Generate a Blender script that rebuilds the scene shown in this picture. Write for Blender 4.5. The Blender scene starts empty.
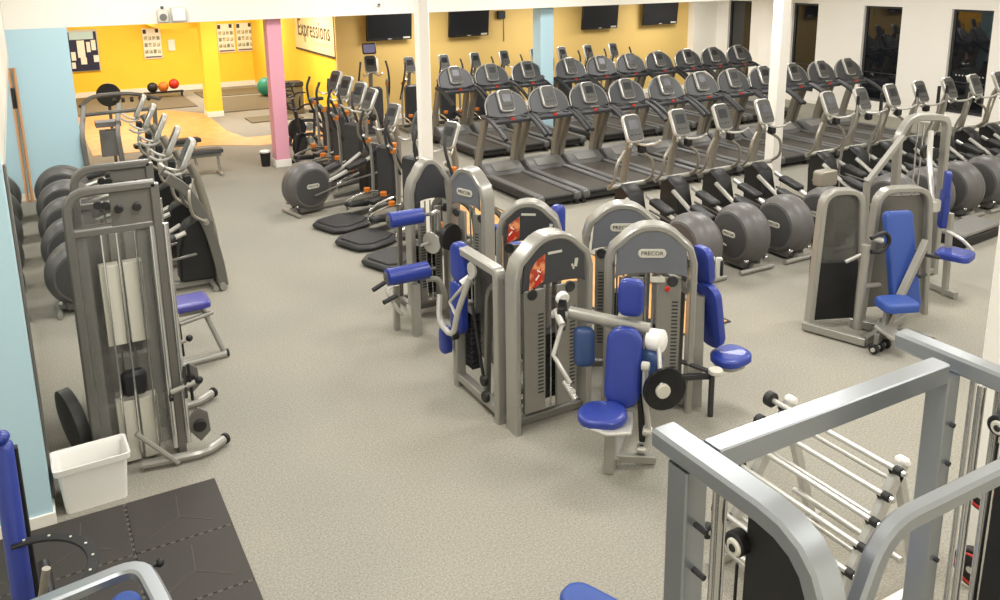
import bpy, bmesh, math, random
from mathutils import Vector, Matrix, Euler
random.seed(7)
PI = math.pi
COL = bpy.context.scene.collection
sc = bpy.context.scene

# ------------------------------------------------------------ materials
def lin(h):
    h = h.lstrip('#'); out = []
    for i in (0, 2, 4):
        c = int(h[i:i+2], 16) / 255
        out.append(c/12.92 if c <= .04045 else ((c+.055)/1.055)**2.4)
    return tuple(out) + (1,)
MATS = {}
def mat(name, col, rough=.5, metal=0., coat=0., noise=None, bump=None, emit=None, alpha=None, spec=.5):
    m = bpy.data.materials.new(name); m.use_nodes = True
    nt = m.node_tree; b = nt.nodes['Principled BSDF']
    c = lin(col) if isinstance(col, str) else col
    b.inputs['Base Color'].default_value = c
    b.inputs['Roughness'].default_value = rough
    b.inputs['Metallic'].default_value = metal
    b.inputs['Coat Weight'].default_value = coat
    b.inputs['Specular IOR Level'].default_value = spec
    if emit: b.inputs['Emission Color'].default_value = lin(emit[0]); b.inputs['Emission Strength'].default_value = emit[1]
    if alpha is not None: b.inputs['Alpha'].default_value = alpha
    if noise or bump:
        tc = nt.nodes.new('ShaderNodeTexCoord')
    if noise:
        sc_, col2, lo, hi = noise
        n = nt.nodes.new('ShaderNodeTexNoise'); n.inputs['Scale'].default_value = sc_; n.inputs['Detail'].default_value = 6
        r = nt.nodes.new('ShaderNodeValToRGB'); r.color_ramp.elements[0].position = lo; r.color_ramp.elements[1].position = hi
        r.color_ramp.elements[0].color = c; r.color_ramp.elements[1].color = lin(col2)
        nt.links.new(tc.outputs['Object'], n.inputs['Vector']); nt.links.new(n.outputs['Fac'], r.inputs['Fac'])
        nt.links.new(r.outputs['Color'], b.inputs['Base Color'])
    if bump:
        n2 = nt.nodes.new('ShaderNodeTexNoise'); n2.inputs['Scale'].default_value = bump[0]; n2.inputs['Detail'].default_value = 3
        bp = nt.nodes.new('ShaderNodeBump'); bp.inputs['Strength'].default_value = bump[1]; bp.inputs['Distance'].default_value = .01
        nt.links.new(tc.outputs['Object'], n2.inputs['Vector']); nt.links.new(n2.outputs['Fac'], bp.inputs['Height'])
        nt.links.new(bp.outputs['Normal'], b.inputs['Normal'])
    MATS[name] = m
    return m
mat('silver', '#9a9890', .34, .35, .25)
mat('silver_dark', '#6c6a64', .4, .3)
mat('rig_silver', '#a4a9ad', .3, .72, .2)
mat('champagne', '#8b8578', .4, .35)
mat('chrome', '#dcdcda', .16, .9)
mat('light_tube', '#c3c1ba', .28, .4)
mat('black', '#161616', .5)
mat('black_gloss', '#121214', .2)
mat('rubber', '#3f3b37', .8, bump=(200, .3))
mat('charcoal', '#303031', .5)
mat('grey_plastic', '#5a5957', .45)
mat('grey_disc', '#454443', .5)
mat('drum', '#5d5b59', .42)
mat('hood', '#74726d', .5)
mat('belt', '#3d3832', .8, noise=(60, '#49443c', .4, .6))
mat('deck_dark', '#2c2b2a', .55)
mat('console_dark', '#3a3b3d', .4)
mat('screen', '#4b4a46', .5)
mat('screen_black', '#1b1c20', .3)
mat('screen_violet', '#8c8fc4', .3)
mat('badge', '#c9c6b8', .4)
mat('placard', '#3c3d40', .35)
mat('shield_grey', '#6d7076', .4, .1)
mat('blue_vinyl', '#22368c', .42, coat=.2, bump=(60, .05))
mat('blue_light', '#27468e', .5)
mat('blue_dark', '#2b4470', .45, coat=.1)
mat('purple_vinyl', '#38368a', .4, coat=.2)
mat('white_plastic', '#eeece6', .4)
mat('white_paint', '#f3efe4', .6)
mat('cream_paint', '#f3efe6', .6)
mat('red', '#c02818', .4)
mat('orange', '#cf7420', .4)
mat('yellow_paint', '#fcd640', .6, noise=(1.2, '#f9cf38', .3, .7))
mat('tan_yellow', '#dcbb70', .6)
mat('blue_paint', '#b8d8e3', .6)
mat('pink_paint', '#e5a3b4', .6)
mat('teal', '#2f8f7a', .4)
mat('perspex', '#7d7c76', .12, alpha=.45)
mat('perspex_dark', '#53524e', .15, alpha=.72)
mat('steel_panel', '#8e8c84', .4, .3)
mat('mirror', '#d7dedb', .02, 1.)
mat('dark_glass', '#16181c', .03, spec=.8)
mat('wood', '#d09450', .5, noise=(4, '#dba562', .35, .65))
mat('wood_pole', '#cf9c6c', .5)
mat('mat_grey', '#6f6650', .8)
mat('paper', '#f1efe8', .6)
mat('navy', '#1e2244', .6)
mat('lamp', '#ffffff', .5, emit=('#fff4e2', 2.0))
mat('soft_grey', '#d6d2c6', .6)
mat('poster_pic', '#7c8a74', .6, noise=(9, '#d8cfa8', .42, .58))
mat('picture_orange', '#a83a1c', .5, noise=(14, '#e59a6a', .45, .62))
mat('tile_line', '#57534c', .8)
mat('iron', '#2a2a2c', .5, .4)
mat('sign_cream', '#ecd9a2', .55)
mat('sign_ink', '#4a4034', .6)
# carpet
def carpet():
    m = bpy.data.materials.new('carpet'); m.use_nodes = True; nt = m.node_tree; b = nt.nodes['Principled BSDF']
    b.inputs['Roughness'].default_value = .95; b.inputs['Specular IOR Level'].default_value = .1
    tc = nt.nodes.new('ShaderNodeTexCoord')
    def noise(s, d):
        n = nt.nodes.new('ShaderNodeTexNoise'); n.inputs['Scale'].default_value = s; n.inputs['Detail'].default_value = d
        nt.links.new(tc.outputs['Object'], n.inputs['Vector']); return n
    n1, n2 = noise(75, 5), noise(.55, 3)
    r = nt.nodes.new('ShaderNodeValToRGB'); r.color_ramp.elements[0].position = .3; r.color_ramp.elements[1].position = .7
    r.color_ramp.elements[0].color = lin('#86837a'); r.color_ramp.elements[1].color = lin('#aba89d')
    r2 = nt.nodes.new('ShaderNodeValToRGB'); r2.color_ramp.elements[0].position = .35; r2.color_ramp.elements[1].position = .7
    r2.color_ramp.elements[0].color = (.88, .88, .87, 1); r2.color_ramp.elements[1].color = (1, .975, .93, 1)
    mx = nt.nodes.new('ShaderNodeMix'); mx.data_type = 'RGBA'; mx.blend_type = 'MULTIPLY'; mx.inputs[0].default_value = 1
    nt.links.new(n1.outputs['Fac'], r.inputs['Fac']); nt.links.new(n2.outputs['Fac'], r2.inputs['Fac'])
    nt.links.new(r.outputs['Color'], mx.inputs[6]); nt.links.new(r2.outputs['Color'], mx.inputs[7])
    nt.links.new(mx.outputs[2], b.inputs['Base Color'])
    bp = nt.nodes.new('ShaderNodeBump'); bp.inputs['Strength'].default_value = .25; bp.inputs['Distance'].default_value = .004
    nt.links.new(n1.outputs['Fac'], bp.inputs['Height']); nt.links.new(bp.outputs['Normal'], b.inputs['Normal'])
    MATS['carpet'] = m
carpet()

# ------------------------------------------------------------ mesh builder
def smooth_path(pts, k=6):
    pts = [Vector(p) for p in pts]
    if len(pts) < 3: return pts
    out = []
    P = [pts[0]*2-pts[1]] + pts + [pts[-1]*2-pts[-2]]
    for i in range(1, len(P)-2):
        a, b, c, d = P[i-1:i+3]
        for j in range(k):
            t = j/k
            out.append(.5*((2*b)+(c-a)*t+(2*a-5*b+4*c-d)*t*t+(3*b-a-3*c+d)*t**3))
    out.append(pts[-1]); return out
def fillet(pts, r, k=5):
    pts = [Vector(p) for p in pts]; out = [pts[0]]
    for i in range(1, len(pts)-1):
        a, b, c = pts[i-1], pts[i], pts[i+1]
        u = (a-b); v = (c-b); rr = min(r, u.length*.49, v.length*.49)
        p, q = b+u.normalized()*rr, b+v.normalized()*rr
        for j in range(k+1):
            t = j/k; out.append((1-t)**2*p+2*t*(1-t)*b+t*t*q)
    out.append(pts[-1]); return out
class MB:
    def __init__(s): s.v = []; s.f = []; s.m = []; s.mats = []; s.cur = 0
    def use(s, name):
        if name not in s.mats: s.mats.append(name)
        s.cur = s.mats.index(name); return s
    def add(s, vs, fs):
        o = len(s.v); s.v += [tuple(v) for v in vs]
        for f in fs: s.f.append([i+o for i in f]); s.m.append(s.cur)
        return s
    def addbm(s, bm, M=None):
        bm.verts.ensure_lookup_table(); bm.verts.index_update()
        s.add([(M @ v.co if M else v.co) for v in bm.verts], [[v.index for v in f.verts] for f in bm.faces]); bm.free(); return s
    def box(s, c, d, rot=(0, 0, 0), bev=.004, seg=1):
        bm = bmesh.new(); bmesh.ops.create_cube(bm, size=1)
        for v in bm.verts: v.co = Vector((v.co.x*d[0], v.co.y*d[1], v.co.z*d[2]))
        bev = min(bev, min(d)*.45)
        if bev > 0: bmesh.ops.bevel(bm, geom=bm.edges[:], offset=bev, segments=seg, profile=.5, affect='EDGES')
        return s.addbm(bm, Matrix.Translation(c) @ Euler(rot).to_matrix().to_4x4())
    def pad(s, c, d, rot=(0, 0, 0), r=None):
        # cushion: plan outline rounded, edges domed
        w, l, h = d; r = r if r else min(w, l)*.28
        pts = rrect(w, l, r, 5)
        M = Matrix.Translation(c) @ Euler(rot).to_matrix().to_4x4()
        rings = []
        for (ins, z) in ((.02, -.5), (0, -.42), (0, .2), (.008, .36), (.022, .46), (.05, .5)):
            k = min(ins, min(w, l)*.3)
            rings.append([Vector((x*(1-2*k/w), y*(1-2*k/l), z*h)) for x, y in pts])
        n = len(pts); vs = [M @ v for R in rings for v in R]; fs = []
        for i in range(len(rings)-1):
            for j in range(n):
                a = i*n+j; b = i*n+(j+1) % n; fs.append([a, b, b+n, a+n])
        fs.append(list(range(n))[::-1]); fs.append([(len(rings)-1)*n+j for j in range(n)])
        return s.add(vs, fs)
    def rod(s, a, b, r, n=10, r2=None):
        return s.tube([a, b], r, n, r2=r2)
    def tube(s, pts, r, n=8, sm=0, r2=None, cap=True):
        pts = smooth_path(pts, sm) if sm else [Vector(p) for p in pts]
        m = len(pts); T = []
        for i in range(m):
            t = (pts[min(i+1, m-1)]-pts[max(i-1, 0)]); T.append(t.normalized() if t.length > 1e-9 else Vector((0, 0, 1)))
        u = T[0].orthogonal().normalized(); vs = []; fs = []
        for i in range(m):
            u = (u-T[i]*u.dot(T[i])); u = u.normalized() if u.length > 1e-6 else T[i].orthogonal().normalized()
            w = T[i].cross(u); rr = r if r2 is None else r+(r2-r)*i/(m-1)
            for k in range(n):
                a = 2*PI*k/n; vs.append(pts[i]+u*math.cos(a)*rr+w*math.sin(a)*rr)
        for i in range(m-1):
            for k in range(n):
                a = i*n+k; b = i*n+(k+1) % n; fs.append([a, b, b+n, a+n])
        if cap: fs.append(list(range(n))[::-1]); fs.append([(m-1)*n+k for k in range(n)])
        return s.add(vs, fs)
    def bar(s, pts, w, h, nrm=(1, 0, 0), fil=0, bev=.006, closed=False):
        # rectangular tube: w along nrm (normal of the path's plane), h across
        pts = fillet(pts, fil) if fil else [Vector(p) for p in pts]
        nrm = Vector(nrm).normalized(); m = len(pts); vs = []; fs = []
        c = bev
        sec = [(-w/2+c, -h/2), (w/2-c, -h/2), (w/2, -h/2+c), (w/2, h/2-c), (w/2-c, h/2), (-w/2+c, h/2), (-w/2, h/2-c), (-w/2, -h/2+c)]
        for i in range(m):
            p = pts[i]
            if closed: t1 = (p-pts[i-1]).normalized(); t2 = (pts[(i+1) % m]-p).normalized()
            else:
                t1 = (p-pts[i-1]).normalized() if i else (pts[1]-p).normalized()
                t2 = (pts[i+1]-p).normalized() if i < m-1 else t1
            t = (t1+t2).normalized(); k = 1/max(.4, t.dot(t2)); side = t.cross(nrm).normalized()
            for a, b in sec: vs.append(p+nrm*a+side*b*k)
        n = 8
        for i in range(m if closed else m-1):
            for k in range(n):
                a = i*n+k; b = i*n+(k+1) % n; q = ((i+1) % m)*n
                fs.append([a, b, q+(k+1) % n, q+k])
        if not closed: fs.append(list(range(n))[::-1]); fs.append([(m-1)*n+k for k in range(n)])
        return s.add(vs, fs)
    def prism(s, poly, a, b, plane='xz', bev=.004, M=None):
        def P(u, v, w): return {'xz': (u, w, v), 'yz': (w, u, v), 'xy': (u, v, w)}[plane]
        bm = bmesh.new(); vs = [bm.verts.new(P(u, v, a)) for u, v in poly]; f = bm.faces.new(vs)
        r = bmesh.ops.extrude_face_region(bm, geom=[f])
        d = Vector(P(0, 0, b-a))
        bmesh.ops.translate(bm, verts=[e for e in r['geom'] if isinstance(e, bmesh.types.BMVert)], vec=d)
        bmesh.ops.recalc_face_normals(bm, faces=bm.faces[:])
        if bev > 0:
            ed = [e for e in bm.edges if len(e.link_faces) == 2 and e.calc_face_angle(0) > .7]
            bmesh.ops.bevel(bm, geom=ed, offset=min(bev, abs(b-a)*.4), segments=1, affect='EDGES')
        return s.addbm(bm, M)
    def lathe(s, prof, c, axis, n=24):
        ax = Vector(axis).normalized(); u = ax.orthogonal().normalized(); w = ax.cross(u); c = Vector(c); vs = []; fs = []
        for (h, r) in prof:
            for k in range(n):
                a = 2*PI*k/n; vs.append(c+ax*h+(u*math.cos(a)+w*math.sin(a))*r)
        for i in range(len(prof)-1):
            for k in range(n):
                a = i*n+k; b = i*n+(k+1) % n; fs.append([a, b, b+n, a+n])
        fs.append(list(range(n))[::-1]); fs.append([(len(prof)-1)*n+k for k in range(n)])
        return s.add(vs, fs)
    def disc(s, c, axis, r, t, n=20, e=.006):
        e = min(e, t*.4, r*.4)
        return s.lathe([(-t/2, r-e), (-t/2+e, r), (t/2-e, r), (t/2, r-e)], c, axis, n)
    def sph(s, c, r, sc_=(1, 1, 1), n=14):
        pr = []
        vs = []; fs = []; rings = n//2
        for i in range(1, rings):
            a = PI*i/rings
            for k in range(n):
                b = 2*PI*k/n; vs.append((c[0]+r*sc_[0]*math.sin(a)*math.cos(b), c[1]+r*sc_[1]*math.sin(a)*math.sin(b), c[2]-r*sc_[2]*math.cos(a)))
        o = len(vs); vs.append((c[0], c[1], c[2]-r*sc_[2])); vs.append((c[0], c[1], c[2]+r*sc_[2]))
        for i in range(rings-2):
            for k in range(n):
                a = i*n+k; b = i*n+(k+1) % n; fs.append([a, b, b+n, a+n])
        for k in range(n):
            fs.append([o, (k+1) % n, k]); fs.append([o+1, (rings-2)*n+k, (rings-2)*n+(k+1) % n])
        return s.add(vs, fs)
    def xf(s, M):
        s.v = [tuple(M @ Vector(v)) for v in s.v]; return s
    def obj(s, name, parent=None, m=None, loc=None):
        me = bpy.data.meshes.new(name); me.from_pydata(s.v, [], s.f)
        names = s.mats if s.mats else [m]
        for nm in names: me.materials.append(MATS[nm])
        if s.mats: me.polygons.foreach_set('material_index', s.m)
        bm = bmesh.new(); bm.from_mesh(me); bmesh.ops.recalc_face_normals(bm, faces=bm.faces[:]); bm.to_mesh(me); bm.free()
        me.polygons.foreach_set('use_smooth', [True]*len(me.polygons))
        me.set_sharp_from_angle(angle=math.radians(38)); me.update()
        o = bpy.data.objects.new(name, me); COL.objects.link(o)
        if parent: o.parent = parent
        if loc: o.location = loc
        return o
def rrect(w, h, r, k=4):
    r = min(r, w*.499, h*.499); out = []
    for cx, cy, a0 in ((w/2-r, h/2-r, 0), (-w/2+r, h/2-r, 90), (-w/2+r, -h/2+r, 180), (w/2-r, -h/2+r, 270)):
        for j in range(k+1):
            a = math.radians(a0+90*j/k); out.append((cx+r*math.cos(a), cy+r*math.sin(a)))
    return out
def M_(loc, rot=(0, 0, 0)): return Matrix.Translation(loc) @ Euler(rot).to_matrix().to_4x4()
def tag(o, label=None, cat=None, group=None, kind=None):
    if label: o['label'] = label
    if cat: o['category'] = cat
    if group: o['group'] = group
    if kind: o['kind'] = kind
    return o
def thing(name, label, cat, loc=(0, 0, 0), rz=0, group=None):
    o = bpy.data.objects.new(name, None); o.empty_display_size = .1; COL.objects.link(o)
    o.location = loc; o.rotation_euler = (0, 0, rz); return tag(o, label, cat, group)
def dup(o, parent=None):
    c = o.copy(); COL.objects.link(c)
    if parent: c.parent = parent
    for ch in list(o.children): dup(ch, c)
    return c
def lettering(txt, name, parent, size, M, m='black', ext=.001, sx=1.):
    cu = bpy.data.curves.new(name, 'FONT'); cu.body = txt; cu.size = size; cu.extrude = ext
    cu.align_x = 'CENTER'; cu.align_y = 'CENTER'; cu.resolution_u = 2
    t = bpy.data.objects.new(name, cu); COL.objects.link(t)
    dg = bpy.context.evaluated_depsgraph_get()
    me = bpy.data.meshes.new_from_object(t.evaluated_get(dg)); bpy.data.objects.remove(t)
    me.transform(M @ Matrix.Diagonal((sx, 1, 1, 1))); me.materials.clear(); me.materials.append(MATS[m])
    o = bpy.data.objects.new(name, me); COL.objects.link(o); o.parent = parent; return o
def struct(mb, name, m=None):
    return tag(mb.obj(name, m=m), kind='structure')
ORD = ['first', 'second', 'third', 'fourth', 'fifth', 'sixth', 'seventh', 'eighth', 'ninth', 'tenth', 'eleventh', 'twelfth']

# ------------------------------------------------------------ the room
XL, XR = -.2, 18.25
Y_S = 15.7      # soffit and blue wall plane
Y_TV = 19.57
Z_H, Z_S, Z_L = 4.5, 2.8, 3.0
def slab(name, x0, x1, y0, y1, z0, z1, m, bev=0):
    return struct(MB().box(((x0+x1)/2, (y0+y1)/2, (z0+z1)/2), (x1-x0, y1-y0, z1-z0), bev=bev), name, m)
slab('floor', -1.6, XR+.3, -2, 28.6, -.1, 0, 'carpet')
slab('ceiling', -1.6, XR+.3, -2, Y_S, Z_H, Z_H+.1, 'white_paint')
slab('ceiling_rear', -1.6, XR+.3, Y_S+.3, 28.6, Z_L, Z_L+.1, 'white_paint')
slab('trim_1', -.5, XR+.3, Y_S, Y_S+.3, Z_S, Z_H, 'white_paint')          # the deep soffit
slab('wall_left', XL-.15, XL, 6.13, Y_S, 0, Z_H, 'soft_grey')
# column at the left of the photo
slab('wall_left_near', -1.6, XL, 5.98, 6.13, 0, Z_H, 'blue_paint')
slab('baseboard_left_near', -1.6, XL+.012, 5.962, 6.145, 0, .1, 'white_paint')
slab('wall_left_outer', -1.6, -1.5, -2, 5.98, 0, Z_H, 'white_paint')
slab('wall_front', -1.6, XR+.3, -2.1, -2, 0, Z_H, 'white_paint')
# blue return wall
slab('wall_blue', -.35, .68, Y_S, Y_S+.3, 0, Z_S, 'blue_paint')
slab('baseboard_blue', -.19, .69, Y_S-.015, Y_S, 0, .12, 'white_paint')
# mirror on the left wall
mr = MB().use('mirror'); mr.box((XL+.008, (6.2+15.55)/2, 1.3), (.012, 9.35, 2.35), bev=0)
mt = thing('wall_mirror', 'large frameless wall mirror behind the left row of ellipticals', 'mirror', (0, 0, 0)); mr.obj('mirror_glass', mt)
e = MB().use('silver_dark'); e.box((XL+.012, 6.175, 1.3), (.02, .05, 2.4)); e.obj('edge_strip', mt)
# yellow room
slab('wall_yellow_left', -.35, -.2, Y_S+.3, 28.3, 0, Z_L, 'yellow_paint')
slab('wall_yellow_back', -.35, 6.7, 28.05, 28.3, 0, Z_L, 'yellow_paint')
slab('baseboard_yellow_back', -.2, 6.6, 28.03, 28.05, 0, .16, 'white_paint')
slab('wall_yellow_right', 6.5, 6.75, Y_TV+.15, 28.3, 0, Z_L, 'yellow_paint')
slab('baseboard_yellow_right', 6.485, 6.5, Y_TV, 28.05, 0, .12, 'white_paint')
slab('trim_2', 3.95, 4.33, 22.4, 22.8, 0, Z_L, 'yellow_paint')           # yellow pier
slab('baseboard_pier', 3.935, 4.345, 22.385, 22.815, 0, .14, 'white_paint')
slab('trim_3', 3.05, 4.2, 22.8, 28.05, 2.25, Z_L, 'yellow_paint')
slab('wall_television', 6.5, 17.35, Y_TV, Y_TV+.15, 0, Z_L, 'tan_yellow')
slab('baseboard_television', 6.5, 17.35, Y_TV-.015, Y_TV, 0, .12, 'white_paint')
slab('wall_television_end', 17.35, XR+.2, Y_TV-.25, Y_TV+.15, 0, Z_L, 'white_paint')
# right wall with window openings
WIN = [(17.95, 18.85), (15.6, 16.45), (13.15, 14.2), (10.95, 11.9)]
WZ0, WZ1 = .3, 2.62
mb = MB(); ys = -2
for y0, y1 in sorted(WIN):
    mb.box((XR+.1, (ys+y0)/2, Z_H/2), (.2, y0-ys, Z_H), bev=0)
    mb.box((XR+.1, (y0+y1)/2, WZ0/2), (.2, y1-y0, WZ0), bev=0); mb.box((XR+.1, (y0+y1)/2, (WZ1+Z_H)/2), (.2, y1-y0, Z_H-WZ1), bev=0)
    ys = y1
mb.box((XR+.1, (ys+28)/2, Z_H/2), (.2, 28-ys, Z_H), bev=0)
struct(mb, 'wall_right', 'cream_paint')
slab('trim_4', XR-.12, XR, 16.9, 17.5, 0, Z_H, 'cream_paint')
for i, (y0, y1) in enumerate(WIN):
    w = MB().use('dark_glass'); w.box((XR+.12, (y0+y1)/2, (WZ0+WZ1)/2), (.02, y1-y0, WZ1-WZ0), bev=0)
    w.use('charcoal'); yy = (y0+y1)/2
    for yb in (y0+.03, y1-.03): w.box((XR+.1, yb, (WZ0+WZ1)/2), (.05, .06, WZ1-WZ0))
    for zb in (WZ0+.03, WZ1-.03, 1.0): w.box((XR+.1, yy, zb), (.045, y1-y0-.1, .05 if zb != 1.0 else .02))
    if i == 3:
        w.use('badge')
        for k in range(9): w.box((XR+.105, y0+.14+k*.078, 1.16), (.004, .03, .03), bev=0)
    struct(w, 'window_%d' % (i+1))
slab('baseboard_right', XR-.015, XR, 2, 19.3, 0, .12, 'white_paint')

def column(name, label, x, y, w, h, m, base=.12):
    t = thing(name, label, 'pillar', (x, y, 0))
    MB().box((0, 0, h/2), (w, w, h), bev=.01).obj('shaft', t, m)
    MB().box((0, 0, base/2), (w+.03, w+.03, base)).obj('base_trim', t, 'white_paint')
    return t
column('pillar', 'pink square pillar at the edge of the yellow room', 4.1, 15.99, .27, Z_S, 'pink_paint', .14)
column('pillar', 'pale blue pillar in front of the tan television wall', 10.1, 16.1, .34, Z_S, 'blue_paint')
column('pillar', 'cream pillar beside the leg curl machine, left of the treadmills', 4.18, 9.38, .14, Z_H, 'cream_paint')
column('pillar', 'cream pillar standing among the treadmills and flywheel ellipticals', 10.22, 9.42, .19, Z_H, 'cream_paint')
column('pillar', 'cream pillar at the right edge beside the barbell rack', 4.71, 2.5, .2, Z_H, 'cream_paint')

# floor coverings
w = MB().use('wood'); w.box((5.66, 8.9, .004), (1.0, 5.5, .008), bev=0)
w.use('deck_dark'); 
for x in (5.15, 6.17): w.box((x, 8.9, .006), (.025, 5.5, .012), bev=0)
w.box((5.66, 6.14, .006), (1.04, .025, .012), bev=0)
tag(w.obj('wooden_floor_strip'), kind='structure')
w = MB(); w.prism([(1.0, 24.2), (3.2, 24.2), (4.0, 23.0), (3.95, 20.2), (4.15, 19.15), (6.4, 19.0), (6.4, 18.0), (4.2, 18.1), (3.3, 18.7), (1.0, 18.9)], 0, .008, 'xy', bev=0)
tag(w.obj('wooden_floor_patch', m='wood'), kind='structure')
for nm, (x0, x1, y0, y1) in {'a': (1.0, 4.05, 24.4, 27.9), 'b': (4.45, 6.4, 22.9, 25.6), 'c': (4.45, 6.4, 26.0, 27.3)}.items():
    tag(MB().box(((x0+x1)/2, (y0+y1)/2, .012), (x1-x0, y1-y0, .024)).obj('exercise_mat', m='mat_grey'),
        {'a': 'grey floor matting spread along the yellow back wall behind the wooden floor',
         'b': 'grey floor mat right of the yellow pier', 'c': 'narrow grey mat along the yellow back wall near the green ball'}[nm], 'mat')
tag(MB().box((5.35, 21.3, .014), (1.3, .8, .028)).obj('exercise_mat', m='mat_grey'), 'small grey mat on the floor between pier and pink pillar', 'mat')
# black jigsaw mat, near left
t = thing('rubber_mat', 'large black jigsaw rubber mat in the near left corner', 'mat', (0, 0, 0))
mb = MB().use('rubber'); k = 0
def jigsaw(x0, x1, y0, y1):
    pts = []; n = 12
    def edge(ax, ay, bx, by, on):
        for i in range(n):
            a = i/n; b = (i+.5)/n; px, py = ax+(bx-ax)*a, ay+(by-ay)*a; qx, qy = ax+(bx-ax)*b, ay+(by-ay)*b
            o = .012 if on else 0
            nx, ny = (by-ay), -(bx-ax); L = math.hypot(nx, ny); nx, ny = nx/L*o, ny/L*o
            pts.append((px, py)); pts.append((qx, qy)); pts.append((qx+nx, qy+ny)); pts.append((ax+(bx-ax)*(i+1)/n+nx, ay+(by-ay)*(i+1)/n+ny))
    edge(x0, y0, x1, y0, 0); edge(x1, y0, x1, y1, 0); edge(x1, y1, x0, y1, 0); edge(x0, y1, x0, y0, 0)
    return pts
for ix in range(3):
    for iy in range(5):
        x1 = .86-ix*.62; y1 = 5.97-iy*.62
        p = MB().use('rubber'); p.box((x1-.308, y1-.308, .008), (.614, .614, .016), bev=.003)
        # raised lines pressed in the tile
        p.use('tile_line')
        for a, b in (((-.22, -.2), (.0, -.05)), ((.0, -.05), (.2, -.2)), ((.0, -.05), (.02, .22))):
            ax, ay, bx, by = x1-.308+a[0], y1-.308+a[1], x1-.308+b[0], y1-.308+b[1]
            p.rod((ax, ay, .016), (bx, by, .016), .004, 4)
        for q in range(10):
            if ix: p.box((x1-.004, y1-.03-q*.06, .0165), (.02, .03, .003), bev=0)
            if iy: p.box((x1-.03-q*.06, y1-.004, .0165), (.03, .02, .003), bev=0)
        p.obj('mat_tile', t)

# ------------------------------------------------------------ prototypes
def console(parent, loc, tilt, w=.27, h=.38, rim='light_tube', face='screen', rz=0):
    M = M_(loc, (tilt, 0, rz))     # local: x across, z up the face, -y towards the user
    c = MB(); c.prism(rrect(w, h, .07), -.03, .035, 'xz', .014); c.xf(M)
    co = c.obj('console', parent, rim)
    f = MB(); f.prism(rrect(w-.032, h-.036, .055), -.036, -.028, 'xz', .002); f.xf(M); f.obj('screen_panel', co, face)
    f = MB().use('screen_black'); f.prism([(x, z+.04) for x, z in rrect(w-.12, h*.34, .01)], -.039, -.034, 'xz', 0)
    f.use('charcoal')
    for i in range(3): f.box((-.06+i*.06, -.037, -h*.24), (.035, .006, .022))
    f.xf(M); f.obj('display', co)
    return co
def badge(parent, loc, rz, s=1.):
    M = M_(loc, (0, 0, rz))
    b = MB(); b.prism(rrect(.215*s, .07*s, .034*s), -.004, .006, 'xz', .002); b.xf(M); o = b.obj('badge', parent, 'badge')
    lettering('PRECOR', 'badge_lettering', o, .046*s, M @ M_((0, -.006, 0), (PI/2, 0, 0)), 'charcoal', .001)
    return o
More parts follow.
